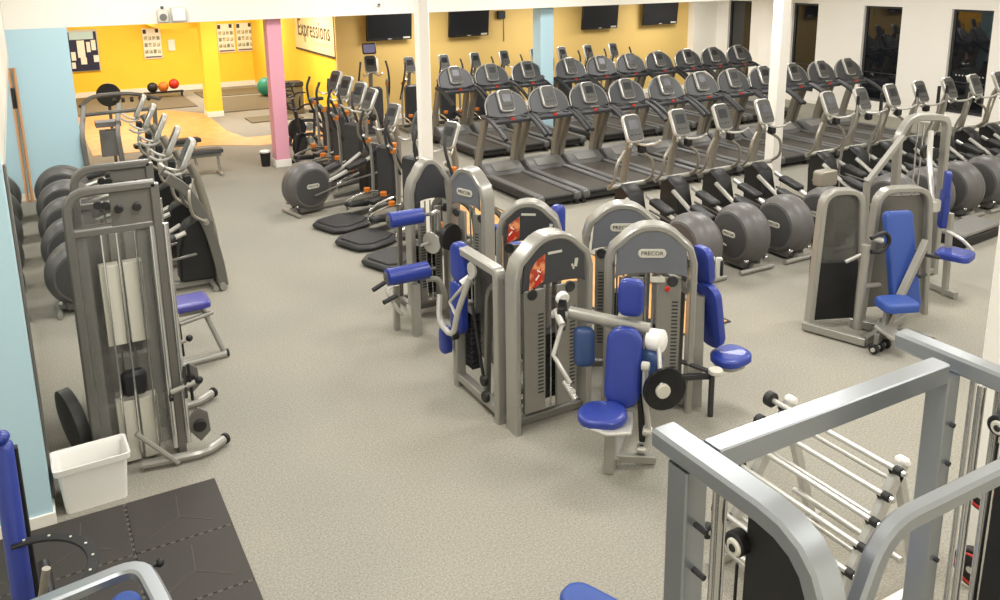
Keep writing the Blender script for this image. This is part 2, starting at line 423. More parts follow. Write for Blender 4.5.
# --- rear flywheel elliptical, +y is the way the user faces, origin under the rear stand
def elliptical(arms=False, front_arc=False):
    t = thing('elliptical_trainer', '', 'elliptical trainer')
    b = MB().use('silver'); b.rod((-.27, .14, .035), (.27, .14, .035), .032, 10); b.rod((-.3, 1.78, .035), (.3, 1.78, .035), .032, 10)
    b.bar([(0, .14, .07), (0, 1.8, .07)], .1, .07); b.obj('base_frame', t)
    d = MB().use('drum'); c = (0, .42, .42)
    d.lathe([(-.2, .27), (-.195, .30), (-.15, .34), (-.1, .372), (-.03, .385), (.03, .378), (.045, .385), (.1, .375), (.15, .34), (.195, .30), (.2, .27)], c, (1, 0, 0), 40)
    d.box((0, .42, .1), (.3, .42, .13), bev=.03, seg=2)
    dr = d.obj('flywheel_housing', t)
    for s_ in (-1, 1):
        MB().lathe([(0, .275), (.008, .27), (.012, .25)] if s_ > 0 else [(0, .275), (-.008, .27), (-.012, .25)], (.2*s_, .42, .43), (1, 0, 0), 36).obj('side_cover', dr, 'grey_disc')
        badge(dr, (.213*s_, .42, .45), -PI/2 if s_ < 0 else PI/2)
        MB().disc((.16*s_, .16, .16), (1, 0, 0), .022, .05, 10).obj('bolt_cap', dr, 'chrome')
    for s_ in (-1, 1):
        MB().tube([(.17*s_, .6, .44), (.17*s_, 1.0, .52+.04*s_), (.17*s_, 1.52, .74)], .03, 8, 4).obj('ramp_rail', t, 'light_tube')
        y = 1.08+.14*s_
        p = MB(); p.pad((.17*s_, y, .62+.04*s_), (.16, .38, .07), (math.radians(14), 0, 0), .05); pd = p.obj('pedal', t, 'black')
    f = MB(); f.prism([(1.42, .12), (1.84, .1), (1.86, .6), (1.84, .82), (1.7, .9), (1.52, .8), (1.44, .5)], -.13, .13, 'yz', .03); f.obj('drive_cover', t, 'black')
    f = MB(); f.rod((-.3, 1.74, .86), (.3, 1.74, .86), .034, 10); f.obj('pivot_tube', t, 'silver')
    if front_arc:
        for s_ in (-.22, .22):
            f = MB(); pts = [(s_, 1.38, 1.42), (s_, 1.56, 1.25), (s_, 1.74, .85), (s_, 1.84, .4), (s_, 1.88, .04)]
            f.bar(smooth_path(pts, 5), .06, .11); f.obj('front_arc', t, 'silver_dark')
        MB().rod((-.32, 1.86, .05), (.32, 1.86, .05), .04, 10).obj('front_foot', t, 'silver')
    s = MB(); s.tube([(0, 1.84, .08), (0, 1.86, .5), (0, 1.8, .95), (0, 1.72, 1.35), (0, 1.66, 1.5)], .05, 10, 4)
    s.obj('stanchion', t, 'champagne')
    console(t, (0, 1.64, 1.63), math.radians(-26))
    h = MB(); 
    for q in (-1, 1):
        h.tube([(.04*q, 1.62, 1.45), (.1*q, 1.54, 1.42), (.2*q, 1.44, 1.44), (.23*q, 1.36, 1.5)], .017, 7, 4)
    h.obj('handlebar', t, 'light_tube')
    MB().box((.13, 1.6, 1.36), (.1, .09, .11), bev=.015).obj('cup_holder', t, 'black')
    for q in (-1, 1):
        a = MB(); 
        if arms: a.tube([(.31*q, 1.72, .45), (.31*q, 1.66, .95), (.29*q, 1.5, 1.3), (.27*q, 1.5, 1.68)], .02, 8, 4)
        else: a.tube([(.29*q, 1.74, .86), (.31*q, 1.6, .98), (.28*q, 1.58, 1.2), (.1*q, 1.66, 1.34)], .02, 8, 4)
        ao = a.obj('arm', t, 'champagne' if not arms else 'silver')
        if arms: MB().rod((.27*q, 1.5, 1.42), (.27*q, 1.5, 1.72), .026, 8).obj('grip', ao, 'black')
        MB().tube([(.24*q, .42, .3), (.27*q, .95, .42), (.29*q, 1.6, .5)], .016, 6, 3).obj('linkage', t, 'silver_dark')
    return t
# --- treadmill, origin under the rear roller
def treadmill():
    t = thing('treadmill', '', 'treadmill')
    b = MB().use('deck_dark'); b.box((0, 1.08, .12), (.78, 2.1, .12), bev=.02); 
    for x in (-.36, .36): b.box((x, .1, .04), (.07, .12, .08)); b.box((x, 2.0, .04), (.07, .12, .08))
    b.obj('deck', t)
    MB().box((0, .86, .187), (.52, 1.64, .016), bev=.003).obj('belt', t, 'belt')
    MB().rod((-.26, .04, .165), (.26, .04, .165), .035, 10).obj('rear_roller', t, 'black')
    for s_ in (-1, 1):
        r = MB(); r.box((.33*s_, .94, .2), (.12, 1.86, .05), bev=.015); r.box((.34*s_, .06, .15), (.14, .17, .13), bev=.04, seg=2); r.obj('side_rail', t, 'grey_plastic')
    h = MB(); h.prism([(1.62, .15), (2.2, .12), (2.24, .2), (2.12, .34), (1.85, .35), (1.66, .24)], -.38, .38, 'yz', .025); ho = h.obj('motor_cover', t, 'grey_plastic'); MB().box((0, 1.76, .3), (.44, .2, .03), (.5, 0, 0), .01).obj('cover_plate', ho, 'hood')
    for s_ in (-1, 1):
        u = MB(); u.bar([(.37*s_, 2.1, .12), (.35*s_, 1.98, .62), (.335*s_, 1.78, 1.2)], .08, .15, (1, 0, 0), .3, .015); u.obj('upright', t, 'champagne')
    # console wing
    pts = [(-.4, -.12)] + [(-.39*math.cos(a), .02+.3*math.sin(a)) for a in [PI*i/14 for i in range(15)]] + [(.4, -.12), (.2, -.17), (-.2, -.17)]
    M = M_((0, 1.66, 1.34), (math.radians(-28), 0, 0))
    w = MB(); w.prism(pts, -.02, .06, 'xz', .02); w.xf(M); wo = w.obj('console_wing', t, 'console_dark')
    r = MB(); r.tube([(-.4, .0, -.08)]+[(-.395*math.cos(a), -.0, .02+.305*math.sin(a)) for a in [PI*i/14 for i in range(15)]]+[(.4, 0, -.08)], .013, 6); r.xf(M); r.obj('wing_rim', wo, 'silver')
    console(wo, M @ Vector((0, -.05, .12)), math.radians(-28), .28, .4)
    c = MB().use('console_dark'); c.box((0, 1.56, 1.17), (.74, .24, .08), (math.radians(12), 0, 0), .02)
    c.use('black')
    for x in (-.27, .27): c.disc((x, 1.53, 1.212), (0, -.2, 1), .055, .02, 14)
    tr = c.obj('accessory_tray', t)
    MB().box((0, 1.45, 1.19), (.07, .03, .045), bev=.008).obj('stop_button', tr, 'red')
    MB().box((0, 1.47, 1.24), (.2, .04, .04), bev=.015).obj('crossbar_grip', tr, 'silver_dark')
    for s_ in (-1, 1):
        g = MB(); g.tube([(.36*s_, 1.85, 1.2), (.38*s_, 1.6, 1.2), (.385*s_, 1.3, 1.1), (.38*s_, 1.0, .94)], .038, 9, 4); g.obj('handrail', t, 'charcoal')
    return t
# --- adaptive motion trainer with broad rear covers, origin at the rear
def motion_trainer(tall=False, cover=True):
    t = thing('motion_trainer', '', 'cross trainer')
    b = MB(); b.bar([(-.28, .55, .05), (-.28, 1.6, .05)], .07, .07); b.bar([(.28, .55, .05), (.28, 1.6, .05)], .07, .07); b.bar([(-.3, 1.6, .06), (.3, 1.6, .06)], .08, .08, (0, 1, 0)); b.obj('base_frame', t, 'silver_dark')
    if cover:
        p = MB(); p.prism([(-.26, -.12), (.26, -.12), (.39, .06), (.39, .48), (.28, .68), (-.28, .68), (-.39, .48), (-.39, .06)], .02, .1, 'xy', .04)
        p.prism([(-.21, -.04), (.21, -.04), (.31, .11), (.31, .44), (.21, .6), (-.21, .6), (-.31, .44), (-.31, .11)], .09, .125, 'xy', .015)
        p.obj('rear_step_cover', t, 'charcoal')
    for s_ in (-1, 1):
        q = MB(); q.pad((.16*s_, .82+.1*s_, .3+.05*s_), (.19, .42, .08), (math.radians(8*s_), 0, 0), .06); q.obj('pedal', t, 'black')
        MB().tube([(.27*s_, .62, .14), (.31*s_, .6, .25), (.31*s_, .78, .32), (.28*s_, 1.1, .35), (.24*s_, 1.35, .3)], .02, 7, 4).obj('pedal_arm', t, 'chrome')
        MB().tube([(.32*s_, 1.2, .1), (.32*s_, 1.22, .7), (.3*s_, 1.16, 1.15), (.27*s_, 1.02, 1.32)], .027, 8, 4).obj('upright_tube', t, 'silver')
        g = MB(); g.tube([(.33*s_, 1.3, .8), (.34*s_, 1.1, 1.15), (.31*s_, 1.0, 1.5), (.27*s_, 1.05, 1.72)], .022, 8, 4); go = g.obj('moving_handle', t, 'charcoal')
        c = MB(); c.lathe([(0, .05), (.06, .055), (.065, .045)], (.31*s_, 1.14, 1.18), (0, 0, 1), 12); c.obj('pivot_cap', t, 'orange')
        MB().disc((.2*s_, .98, .42), (0, 0, 1), .055, .07, 12).obj('ankle_joint', t, 'orange')
    m = MB(); m.prism(rrect(.42, .95, .08), 1.2, 1.36, 'xz', .03); m.xf(M_((0, 0, .66))); m.obj('centre_cover', t, 'console_dark')
    s = MB(); s.tube([(0, 1.4, .1), (0, 1.5, .6), (0, 1.52, 1.15), (0, 1.46, 1.47)], .05, 10, 4); s.obj('mast', t, 'champagne')
    console(t, (0, 1.42, 1.62), math.radians(-24), .28, .4)
    h = MB()
    for q in (-1, 1): h.tube([(.05*q, 1.42, 1.42), (.16*q, 1.26, 1.38), (.21*q, 1.18, 1.44)], .017, 7, 4)
    h.obj('handlebar', t, 'light_tube')
    if tall:
        s = MB(); s.prism(rrect(.3, .24, .03), -.02, .03, 'xz', .01); s.xf(M_((0, 1.52, 1.95), (math.radians(-14), 0, 0))); so = s.obj('television_screen', t, 'black_gloss')
        s = MB(); s.prism(rrect(.25, .18, .01), -.026, -.018, 'xz', 0); s.xf(M_((0, 1.52, 1.95), (math.radians(-14), 0, 0))); s.obj('picture', so, 'screen_violet')
    return t
def place(o, x, y, rz, label, group):
    o.location = (x, y, 0); o.rotation_euler = (0, 0, rz); tag(o, label, None, group); return o
class Pool:
    def __init__(s, f): s.f = f; s.o = None
    def get(s):
        if s.o is None: s.o = s.f(); return s.o
        return dup(s.o)
EF, TM, MT = Pool(elliptical), Pool(treadmill), Pool(motion_trainer)
EA = Pool(lambda: elliptical(arms=True))

# right row of rear-flywheel ellipticals
xs = [6.74, 7.52, 8.28, 9.08, 10.42, 11.15, 11.85, 12.55, 13.3, 14.0, 14.7]
for i, x in enumerate(xs):
    place(EF.get() if i not in (5, 7, 8) else EA.get(), x, 6.94, 0, 'grey flywheel elliptical trainer, %s from the left in the row facing the treadmills' % ORD[i], 'ellipticals behind the treadmills')
xs = [7.03, 7.88, 8.73, 9.58, 10.5, 11.38, 12.22, 13.06, 13.9, 14.74, 15.58]
for i, x in enumerate(xs):
    place(TM.get(), x, 10.72, 0, 'grey treadmill, %s from the left in the nearer treadmill row' % ORD[i], 'treadmills in the nearer row')
xs = [7.85, 8.72, 9.62, 10.75, 11.6, 12.45, 13.3, 14.2, 15.05, 15.9]
for i, x in enumerate(xs):
    place(TM.get(), x, 14.3, 0, 'dark treadmill, %s from the left in the row nearer the televisions' % ORD[i], 'treadmills in the far row')
xs = [7.72, 8.6, 9.42, 10.22, 11.1, 11.9, 12.7, 13.5]
for i, x in enumerate(xs):
    place(MT.get(), x, 16.75, 0, 'cross trainer with upright handles, %s from the left along the television wall' % ORD[i], 'cross trainers below the televisions').scale = (.93, .93, .93)
mt_ = motion_trainer(tall=True, cover=False); place(mt_, 6.35, 16.3, -.2, 'cross trainer with its own violet screen, beside the yellow sign wall', None)
# middle island facing right
for i, (x, y) in enumerate(((3.6, 9.75), (3.57, 10.7), (3.54, 11.62))):
    place(MT.get(), x, y-.15, -1.22, ['motion trainer with dark step cover, nearest the leg curl machine', 'motion trainer with dark step cover, middle one of the aisle island', 'motion trainer with dark step cover, beside the single aisle flywheel'][i], 'motion trainers beside the aisle')
place(EF.get(), 3.17, 12.5, -1.36, 'elliptical with its grey flywheel on the aisle, past the step covers', None)
MN = Pool(lambda: motion_trainer(cover=False))
for i, (x, y) in enumerate(((3.55, 13.3), (3.65, 14.25), (3.75, 15.15))):
    place(MN.get(), x, y-.2, -1.2, ['cross trainer without step cover, next beyond the single aisle flywheel', 'cross trainer without step cover, second beyond the single aisle flywheel', 'cross trainer nearest the pink pillar in the aisle island'][i], 'cross trainers beyond the aisle flywheel')
# left row against the mirror
for i, y in enumerate((11.15, 12.2, 13.25, 14.3)):
    place(EF.get(), -.13, y+.1, -1.7, 'elliptical trainer backed to the mirror, %s after the curved-front machine' % ORD[i], 'ellipticals along the mirror')
place(elliptical(front_arc=True), -.13, 10.15, -PI/2, 'elliptical trainer with curved silver front frame, nearest along the mirror', None)

# ------------------------------------------------------------ strength machines
def slots(mb, x, z0, z1, y, n, w=.05):
    for i in range(n): mb.box((x, y, z0+(z1-z0)*i/(n-1)), (w, .006, .011), bev=0)
def arch_pts(w, spring, top, y=0, base=0.):
    h = w/2; zs = spring+.12; hx = h-.055; pts = [(-h, y, base), (-h, y, spring), (-hx-.02, y, zs)]
    for i in range(1, 12):
        x = -hx+2*hx*i/12; pts.append((x, y, zs+(top-zs)*(1-abs(x/hx)**2.3)))
    return pts+[(hx+.02, y, zs), (h, y, spring), (h, y, base)]
def tower_parts(t, w=.74, spring=1.33, top=1.66, depth=.17, face='placard', stack=True, back=.5):
    """weight tower of a selectorised machine; front towards -y"""
    f = MB(); f.bar(arch_pts(w-.055, spring, top-.03), depth, .055, (0, 1, 0), bev=.012); f.obj('arch_frame', t, 'silver')
    b = MB(); b.bar([(-w/2+.04, 0, .08), (w/2-.04, 0, .08)], .06, .06, (0, 1, 0)); b.bar([(-w/2+.05, back, .05), (w/2-.05, back, .05)], .06, .06, (0, 1, 0))
    for x in (-w/2+.05, w/2-.05): b.bar([(x, 0, .05), (x, back, .05)], .06, .06); 
    for x in (-w/2+.05, w/2-.05): b.bar([(x, back, .05), (x, back-.06, 1.1), (x, .03, 1.3)], .05, .05, (1, 0, 0), .15)
    b.obj('base_frame', t, 'silver_dark')
    h = w/2-.075
    n = 12; pts = [(-h, spring-.13)]
    for i in range(n+1):
        x = -h+.02+2*(h-.02)*i/n; pts.append((x, spring+.1+(top-spring-.155)*(1-abs(x/h)**2.3)))
    pts += [(h, spring-.13)]
    for i in range(1, n):
        a = PI*i/n; pts.append((h*math.cos(a), spring-.13+.05*math.sin(a)))
    p = MB(); p.prism(pts, -.075, -.05, 'xz', .004); po = p.obj('top_shield' if face == 'shield' else 'instruction_panel', t, 'shield_grey' if face == 'shield' else 'placard')
    if face == 'placard':
        q = MB().use('picture_orange'); q.prism([(-.24, 1.22), (-.1, 1.28), (-.09, 1.5), (-.17, 1.46), (-.23, 1.38)] if w > .7 else [(-.2, 1.22), (-.08, 1.28), (-.08, 1.48), (-.18, 1.4)], -.079, -.074, 'xz', 0)
        q.use('badge'); q.box((.0, -.078, 1.5), (.13, .004, .02), bev=0); q.box((.2, -.078, 1.38), (.03, .004, .07), (0, .2, 0), bev=0); q.box((.17, -.078, 1.35), (.015, .004, .05), (0, -.4, 0), bev=0)
        q.use('red'); q.prism([(-.2, 1.24), (-.13, 1.27), (-.13, 1.4), (-.17, 1.33)], -.081, -.078, 'xz', 0)
        q.use('paper'); q.box((-.165, -.081, 1.32), (.05, .003, .012), (0, -.9, 0), bev=0); q.box((-.15, -.081, 1.37), (.04, .003, .01), (0, .6, 0), bev=0)
        q.obj('instruction_pictures', po)
    elif face == 'shield':
        o = badge(po, (0, -.08, 1.42), 0, 1.05)
    s = MB().use('steel_panel')
    for x0, x1 in ((-h+.04, -.055), (.055, h-.04)):
        s.box(((x0+x1)/2, -.01, .66), (x1-x0, .03, 1.06), bev=.006)
    s.use('charcoal'); slots(s, -h+.09 if face != 'placard' else -.1, .3, .98, -.027, 22); slots(s, h-.09, .3, .98, -.027, 22)
    s.obj('stack_cover', t)
    g = MB().use('iron')
    for i in range(16): g.box((0, .1, .2+i*.036), (.3, .12, .031))
    g.use('chrome')
    for x in (-.03, .03): g.rod((x, .03, .12), (x, .03, 1.25), .009, 6)
    g.obj('weight_stack', t)
    for x in (-.18, .18): MB().disc((x, -.02, 1.16), (0, 1, 0), .045, .04, 16).obj('pulley', t, 'charcoal')

# M1: front tower
t = thing('weight_tower', 'tall silver weight tower with orange instruction placard, frontmost of the cluster', 'exercise machine', (3.46, 5.42, 0)); T1 = t
tower_parts(t)
k = MB().use('white_plastic'); k.disc((.03, -.14, 1.13), (0, 1, .2), .055, .05, 18); k.use('charcoal'); k.rod((.03, -.1, 1.12), (.05, .0, 1.08), .02, 8); k.obj('selector_knob', t)
# M2: tower with shield and the arm machine in front of it
t = thing('arm_curl_machine', 'silver machine with tall blue back pad and black cam discs under a grey branded arch', 'exercise machine', (4.28, 5.17, 0), math.radians(-32))
tower_parts(t, face='shield', back=.36)
MB().disc((.13, -.09, 1.12), (0, 1, 0), .022, .03, 12).obj('red_knob', t, 'red')
MB().box((.05, -.09, 1.2), (.12, .01, .05)).obj('label_plate', t, 'badge')
# user station: local x across, -y toward the aisle
prev = set(t.children)
u = MB(); u.bar([(-.02, -.78, .0), (-.02, -.7, .5)], .08, .09); u.bar([(.0, -.75, .06), (.0, -.1, .06)], .08, .06); u.bar([(-.05, -.72, .08), (.3, -.6, .05)], .06, .05, (0, 0, 1)); u.obj('pedestal', t, 'silver')
u = MB(); u.prism([(-.17, -1.02), (.0, -1.08), (.17, -1.02), (.15, -.72), (-.15, -.72)], .46, .49, 'xy', .01); u.obj('seat_pan', t, 'light_tube')
MB().pad((-.06, -.9, .53), (.36, .28, .065), (math.radians(8), math.radians(-5), math.radians(4)), .14).obj('seat_pad', t, 'blue_vinyl')
MB().pad((.05, -.66, .8), (.26, .6, .09), (math.radians(78), 0, 0), .11).obj('back_pad', t, 'blue_vinyl')
MB().pad((.07, -.48, 1.28), (.19, .28, .08), (math.radians(84), 0, 0), .06).obj('upper_pad', t, 'blue_vinyl')
MB().pad((-.27, -.52, .86), (.16, .3, .09), (math.radians(80), 0, .3), .05).obj('elbow_pad', t, 'blue_dark')
MB().pad((.22, -.6, .74), (.2, .36, .09), (math.radians(80), 0, -.3), .06).obj('elbow_pad', t, 'blue_dark')
a = MB().use('silver'); a.rod((-.4, -.45, 1.1), (.22, -.5, 1.05), .05, 14); a.bar([(-.0, -.5, 1.07), (0, -.1, 1.1)], .07, .07); a.rod((-.0, -.6, .5), (-.0, -.46, 1.1), .035)
a.use('white_plastic'); a.lathe([(-.06, .07), (-.05, .085), (.05, .085), (.06, .07)], (.27, -.52, .98), (.9, -.3, .1), 18); a.obj('arm_axle', t)
a = MB().use('black_gloss'); a.lathe([(-.03, .1), (-.025, .12), (.025, .12), (.03, .1)], (-.46, -.45, 1.07), (1, .1, 0), 22); a.use('light_tube'); a.rod((-.54, -.46, 1.07), (-.38, -.44, 1.07), .03); a.obj('counterweight', t)
a = MB().use('black_gloss'); a.lathe([(-.016, .15), (-.012, .165), (.012, .165), (.016, .15)], (.36, -.72, .7), (.5, -.85, 0), 28); a.use('badge'); a.disc((.35, -.75, .7), (.5, -.85, 0), .055, .05, 16); a.use('light_tube'); a.rod((.29, -.56, 1.0), (.34, -.76, .72), .018); a.obj('cam_disc', t)
a = MB().use('light_tube'); a.rod((-.5, -.5, 1.12), (-.42, -.62, 1.06), .028); a.tube([(-.42, -.6, 1.08), (-.47, -.7, .85), (-.44, -.72, .82), (-.33, -.74, .66)], .017, 8); a.use('chrome'); a.rod((-.38, -.72, .66), (-.28, -.78, .56), .024); a.rod((-.36, -.66, .55), (-.3, -.78, .62), .02); a.obj('hand_lever', t)
a = MB().use('light_tube'); a.disc((.22, -.72, .86), (1, 0, 0), .035, .06, 12); a.tube([(.22, -.72, .86), (.22, -.7, .6), (.25, -.64, .3), (.22, -.62, .12)], .022, 8, 3); a.use('black'); a.rod((.18, -.66, .6), (.2, -.62, .2), .025); a.use('chrome'); a.disc((.24, -.64, .3), (1, 0, 0), .045, .07, 12); a.disc((.2, -.62, .13), (1, 0, 0), .04, .07, 12); a.obj('foot_lever', t)
bpy.context.view_layer.update()
MS = Matrix.Translation((-.32, -.84, 0)) @ Matrix.Rotation(math.radians(-14), 4, 'Z') @ Matrix.Translation((-.02, .66, 0))
for o_ in t.children:
    if o_ not in prev: o_.data.transform(MS)
# M3
t = thing('weight_tower', 'slim silver weight tower with orange placard, behind the frontmost tower', 'exercise machine', (3.86, 6.4, 0), math.radians(-34))
tower_parts(t, w=.6, spring=1.33, top=1.62)
MB().pad((.26, .5, 1.26), (.16, .34, .09), (PI/2, 0, .9), .07).obj('back_pad', t, 'blue_vinyl')
MB().bar([(.2, .5, .05), (.2, .52, 1.2)], .06, .06).obj('pad_post', t, 'silver')
# M4
t = thing('chest_press_machine', 'grey branded arch machine with stacked blue back pads and seat, right of the cluster', 'exercise machine', (4.5, 5.85, 0), math.radians(-30))
tower_parts(t, w=.7, spring=1.33, top=1.64, face='shield', back=.4)
R = Matrix.Rotation(math.radians(30), 4, 'Z')
def W(x, y, z): # world to this machine's frame
    v = R @ Vector((x-4.5, y-5.85, z)); return (v.x, v.y, v.z)
a = MB(); a.bar([W(4.68, 5.0, 0), W(4.68, 5.02, 1.0)], .09, .08, (1, 0, 0)); a.bar([W(4.68, 5.0, .06), W(4.3, 5.7, .06)], .07, .07, (0, 0, 1)); a.bar([W(4.66, 5.02, .98), W(4.5, 5.4, 1.2), W(4.5, 5.8, 1.2)], .06, .07, (0, 0, 1)); a.obj('seat_post', t, 'silver')
rz = math.radians(30)
def wpad(nm, c, d, rx, ry, rzz, r, m):
    p = MB(); p.pad((0, 0, 0), d, (0, 0, 0), r); p.xf(Matrix.Translation(W(*c)) @ Matrix.Rotation(rz, 4, 'Z') @ Euler((rx, ry, rzz)).to_matrix().to_4x4()); p.obj(nm, t, m)
wpad('head_pad', (4.75, 5.06, 1.24), (.34, .22, .09), 0, math.radians(82), 0, .08, 'blue_vinyl')
wpad('back_pad', (4.78, 4.98, .82), (.58, .27, .09), 0, math.radians(80), 0, .11, 'blue_vinyl')
wpad('seat_pad', (4.88, 4.82, .48), (.32, .3, .07), 0, math.radians(-5), 0, .12, 'blue_vinyl')
a = MB(); a.prism(rrect(.24, .22, .08), .39, .44, 'xy', .01); a.xf(Matrix.Translation(W(4.87, 4.82, 0)) @ Matrix.Rotation(rz, 4, 'Z')); a.obj('seat_pan', t, 'silver')
a = MB(); a.tube([W(4.75, 5.45, 1.15), W(5.0, 5.5, 1.17), W(5.2, 5.4, 1.1)], .024, 8, 4); ao = a.obj('press_arm', t, 'light_tube')
a = MB().use('badge'); a.box(W(5.22, 5.36, 1.03), (.06, .03, .2), bev=.01); a.use('black'); a.box(W(5.235, 5.34, 1.03), (.03, .03, .15), bev=.01); a.obj('hand_grip', ao)
a = MB().use('badge'); a.disc(W(4.62, 4.72, .45), (0, 0, 1), .06, .04, 16); a.use('charcoal'); a.rod(W(4.62, 4.72, .43), W(4.5, 5.0, .45), .02); a.bar([W(4.4, 4.95, .35), W(4.68, 4.82, .35)], .05, .04, (0, 0, 1)); a.bar([W(4.66, 4.8, 0), W(4.66, 4.8, .36)], .04, .05); a.obj('footrest', t)

# leg curl machine (rollers) with its tower
t = thing('leg_curl_machine', 'silver leg curl machine with two thick blue rollers beside the step covers', 'exercise machine', (3.6, 8.05, 0), 0)
tower_parts(t, w=.5, spring=1.38, top=1.72, face='plain', back=.4)
prev = set(t.children)
def roller(x0, x1, y, z, r, nm, rr=0):
    p = MB(); p.lathe([(0, r*.75), (.012, r), (x1-x0-.012, r), (x1-x0, r*.75)], (x0, y, z), (1, rr, 0), 20); o = p.obj(nm, t, 'blue_vinyl')
    e = MB(); e.rod((x0-.02, y, z), (x1+.08, y, z), .02, 8); e.disc((x0-.004, y, z), (1, 0, 0), r*.7, .012, 16); e.obj('roller_axle', o, 'grey_plastic')
roller(-.47, -.1, -.45, 1.25, .08, 'upper_roller'); roller(-.54, -.08, -.5, .68, .09, 'lower_roller')
a = MB().use('silver'); a.bar([(-.24, -.52, 0), (-.24, -.52, .56)], .08, .08, (0, 1, 0)); a.bar([(-.36, -.28, 0), (-.36, -.3, .5)], .06, .06, (0, 1, 0)); a.bar([(-.24, -.5, .1), (-.1, .0, .1)], .06, .06, (0, 0, 1))
a.tube([(-.1, -.5, .58), (.02, -.52, .55), (.1, -.5, .35), (.14, -.4, .2), (.2, -.2, .12)], .032, 8, 4); a.obj('frame', t)
a = MB().use('light_tube'); a.tube([(.0, -.45, 1.25), (.1, -.4, 1.24), (.16, -.25, 1.0)], .02, 8, 3); a.disc((.1, -.2, .85), (1, .5, 0), .12, .012, 24); a.disc((.2, -.15, .84), (1, .3, 0), .045, .1, 12); a.rod((-.02, -.2, .84), (.25, -.12, .84), .018); a.obj('swing_arm', t)
a = MB().use('light_tube'); a.tube([(-.5, -.55, .6), (-.58, -.6, .58), (-.5, -.66, .4), (-.42, -.6, .3)], .018, 8, 3); a.use('black'); a.rod((-.72, -.6, .62), (-.58, -.56, .66), .024); a.rod((-.66, -.72, .52), (-.5, -.66, .54), .024); a.obj('hand_grip', t)
bpy.context.view_layer.update()
for o_ in t.children_recursive:
    if o_ not in prev and o_.parent not in prev: o_.data.transform(Matrix.Translation((-.17, 0, 0)))
# back-to-back tower with seat to the right
t = thing('leg_extension_machine', 'silver side-on weight tower with small blue seat over the wooden strip', 'exercise machine', (3.88, 7.62, 0), math.radians(-72))
tower_parts(t, w=.56, spring=1.38, top=1.68, face='shield', back=.35)
a = MB().use('silver'); a.bar([(-.15, .62, .0), (-.15, .62, .55)], .06, .06); a.bar([(-.15, .62, .05), (0, .3, .05)], .06, .06)
a.obj('seat_post', t)
MB().pad((-.15, .64, .62), (.36, .4, .09), (0, 0, 0), .08).obj('seat_pad', t, 'blue_vinyl')
MB().pad((-.05, .42, .8), (.28, .3, .09), (math.radians(100), 0, 0), .08).obj('back_pad', t, 'blue_vinyl')
a = MB().use('black'); a.disc((-.1, -.2, .95), (1, 0, 0), .14, .06, 22); a.obj('cam_disc', t)

# open side frame of the biceps/row machine, left of the front tower
t = thing('row_machine', 'low silver frame machine with levers and blue chest pads, left of the frontmost tower', 'exercise machine', (3.05, 6.0, 0), 0)
f = MB(); f.bar([(.05, .36, 0), (.05, .36, 1.32), (.05, -.4, 1.32), (.05, -.4, 0)], .1, .075, (1, 0, 0), .05, .012)
f.bar([(.05, .36, .1), (.05, -.4, .1)], .08, .07); f.bar([(.05, -.38, .1), (.4, -.3, .1)], .06, .06, (0, 0, 1)); f.obj('side_frame', t, 'silver')
MB().pad((.03, .28, 1.2), (.2, .36, .09), (PI/2, 0, -PI/2+.15), .09).obj('chest_pad', t, 'blue_vinyl')
MB().pad((.02, .3, .78), (.18, .5, .09), (PI/2, 0, -PI/2+.15), .08).obj('side_pad', t, 'blue_vinyl')
MB().pad((-.06, .42, .44), (.13, .26, .09), (PI/2, 0, -PI/2+.1), .06).obj('lower_pad', t, 'blue_vinyl')
a = MB(); a.tube([(-.06, -.1, 1.2), (-.1, .06, .85), (-.12, .14, .62), (-.15, .32, .68), (-.1, .42, .88)], .026, 8, 3); ao = a.obj('lever_arm', t, 'light_tube')
a = MB().use('light_tube'); a.tube([(-.02, .1, 1.05), (-.08, .26, .86), (-.1, .1, .8)], .016, 8); a.rod((-.02, .12, 1.05), (.05, .1, 1.1), .05, 12); a.obj('link_rod', t)
a = MB().use('black'); a.disc((-.1, .14, .6), (1, 0, 0), .04, .06, 12); a.rod((-.02, -.05, .95), (.0, -.2, .3), .014); a.disc((0, -.2, .3), (1, 0, 0), .05, .04, 14); a.disc((.0, -.22, .16), (1, 0, 0), .05, .04, 14); a.obj('cable_pulley', t)
a = MB().use('perspex_dark'); a.box((.22, .05, .75), (.02, .5, .9), (0, 0, .1)); a.use('iron')
for i in range(12): a.box((.16, .3, .2+i*.045), (.1, .14, .038))
a.obj('weight_stack', t)
a = MB(); a.lathe([(0, .02), (.0, .07), (.02, .07), (.03, .03)], (.0, .0, 1.22), (1, 0, 0), 16); a.obj('hub', t, 'light_tube')

# ------------------------------------------------------------ machine on the right
def square_arch(w, h, r, y=0): return [(-w/2, y, 0), (-w/2+.03, y, h), (w/2-.03, y, h), (w/2, y, 0)]
t = thing('seated_press_machine', 'seated press machine with long blue back pad between two dark towers, right of centre', 'exercise machine', (0, 0, 0))
L = (6.95, 5.5); 
f = MB(); f.bar([(6.72, 5.58, 0), (6.8, 5.58, 1.46), (7.16, 5.43, 1.46), (7.26, 5.4, 0)], .12, .06, (.37, .93, 0), .16, .012); f.obj('left_arch', t, 'silver')
f = MB().use('perspex_dark'); f.prism([(-.22, .7), (.22, .7), (.19, 1.36), (.1, 1.42), (-.1, 1.42), (-.19, 1.36)], -.01, .01, 'xz', .003); f.use('black'); f.prism([(-.23, .1), (.22, .1), (.22, .72), (-.23, .72)], -.02, .02, 'xz', .004)
f.xf(M_((6.98, 5.5, 0), (0, 0, math.radians(-22)))); f.obj('left_shield', t)
f = MB(); f.bar([(7.42, 5.5, 0), (7.52, 5.5, 1.4), (8.02, 5.28, 1.4), (8.12, 5.26, 0)], .12, .06, (.37, .93, 0), .18, .012); f.obj('right_arch', t, 'silver')
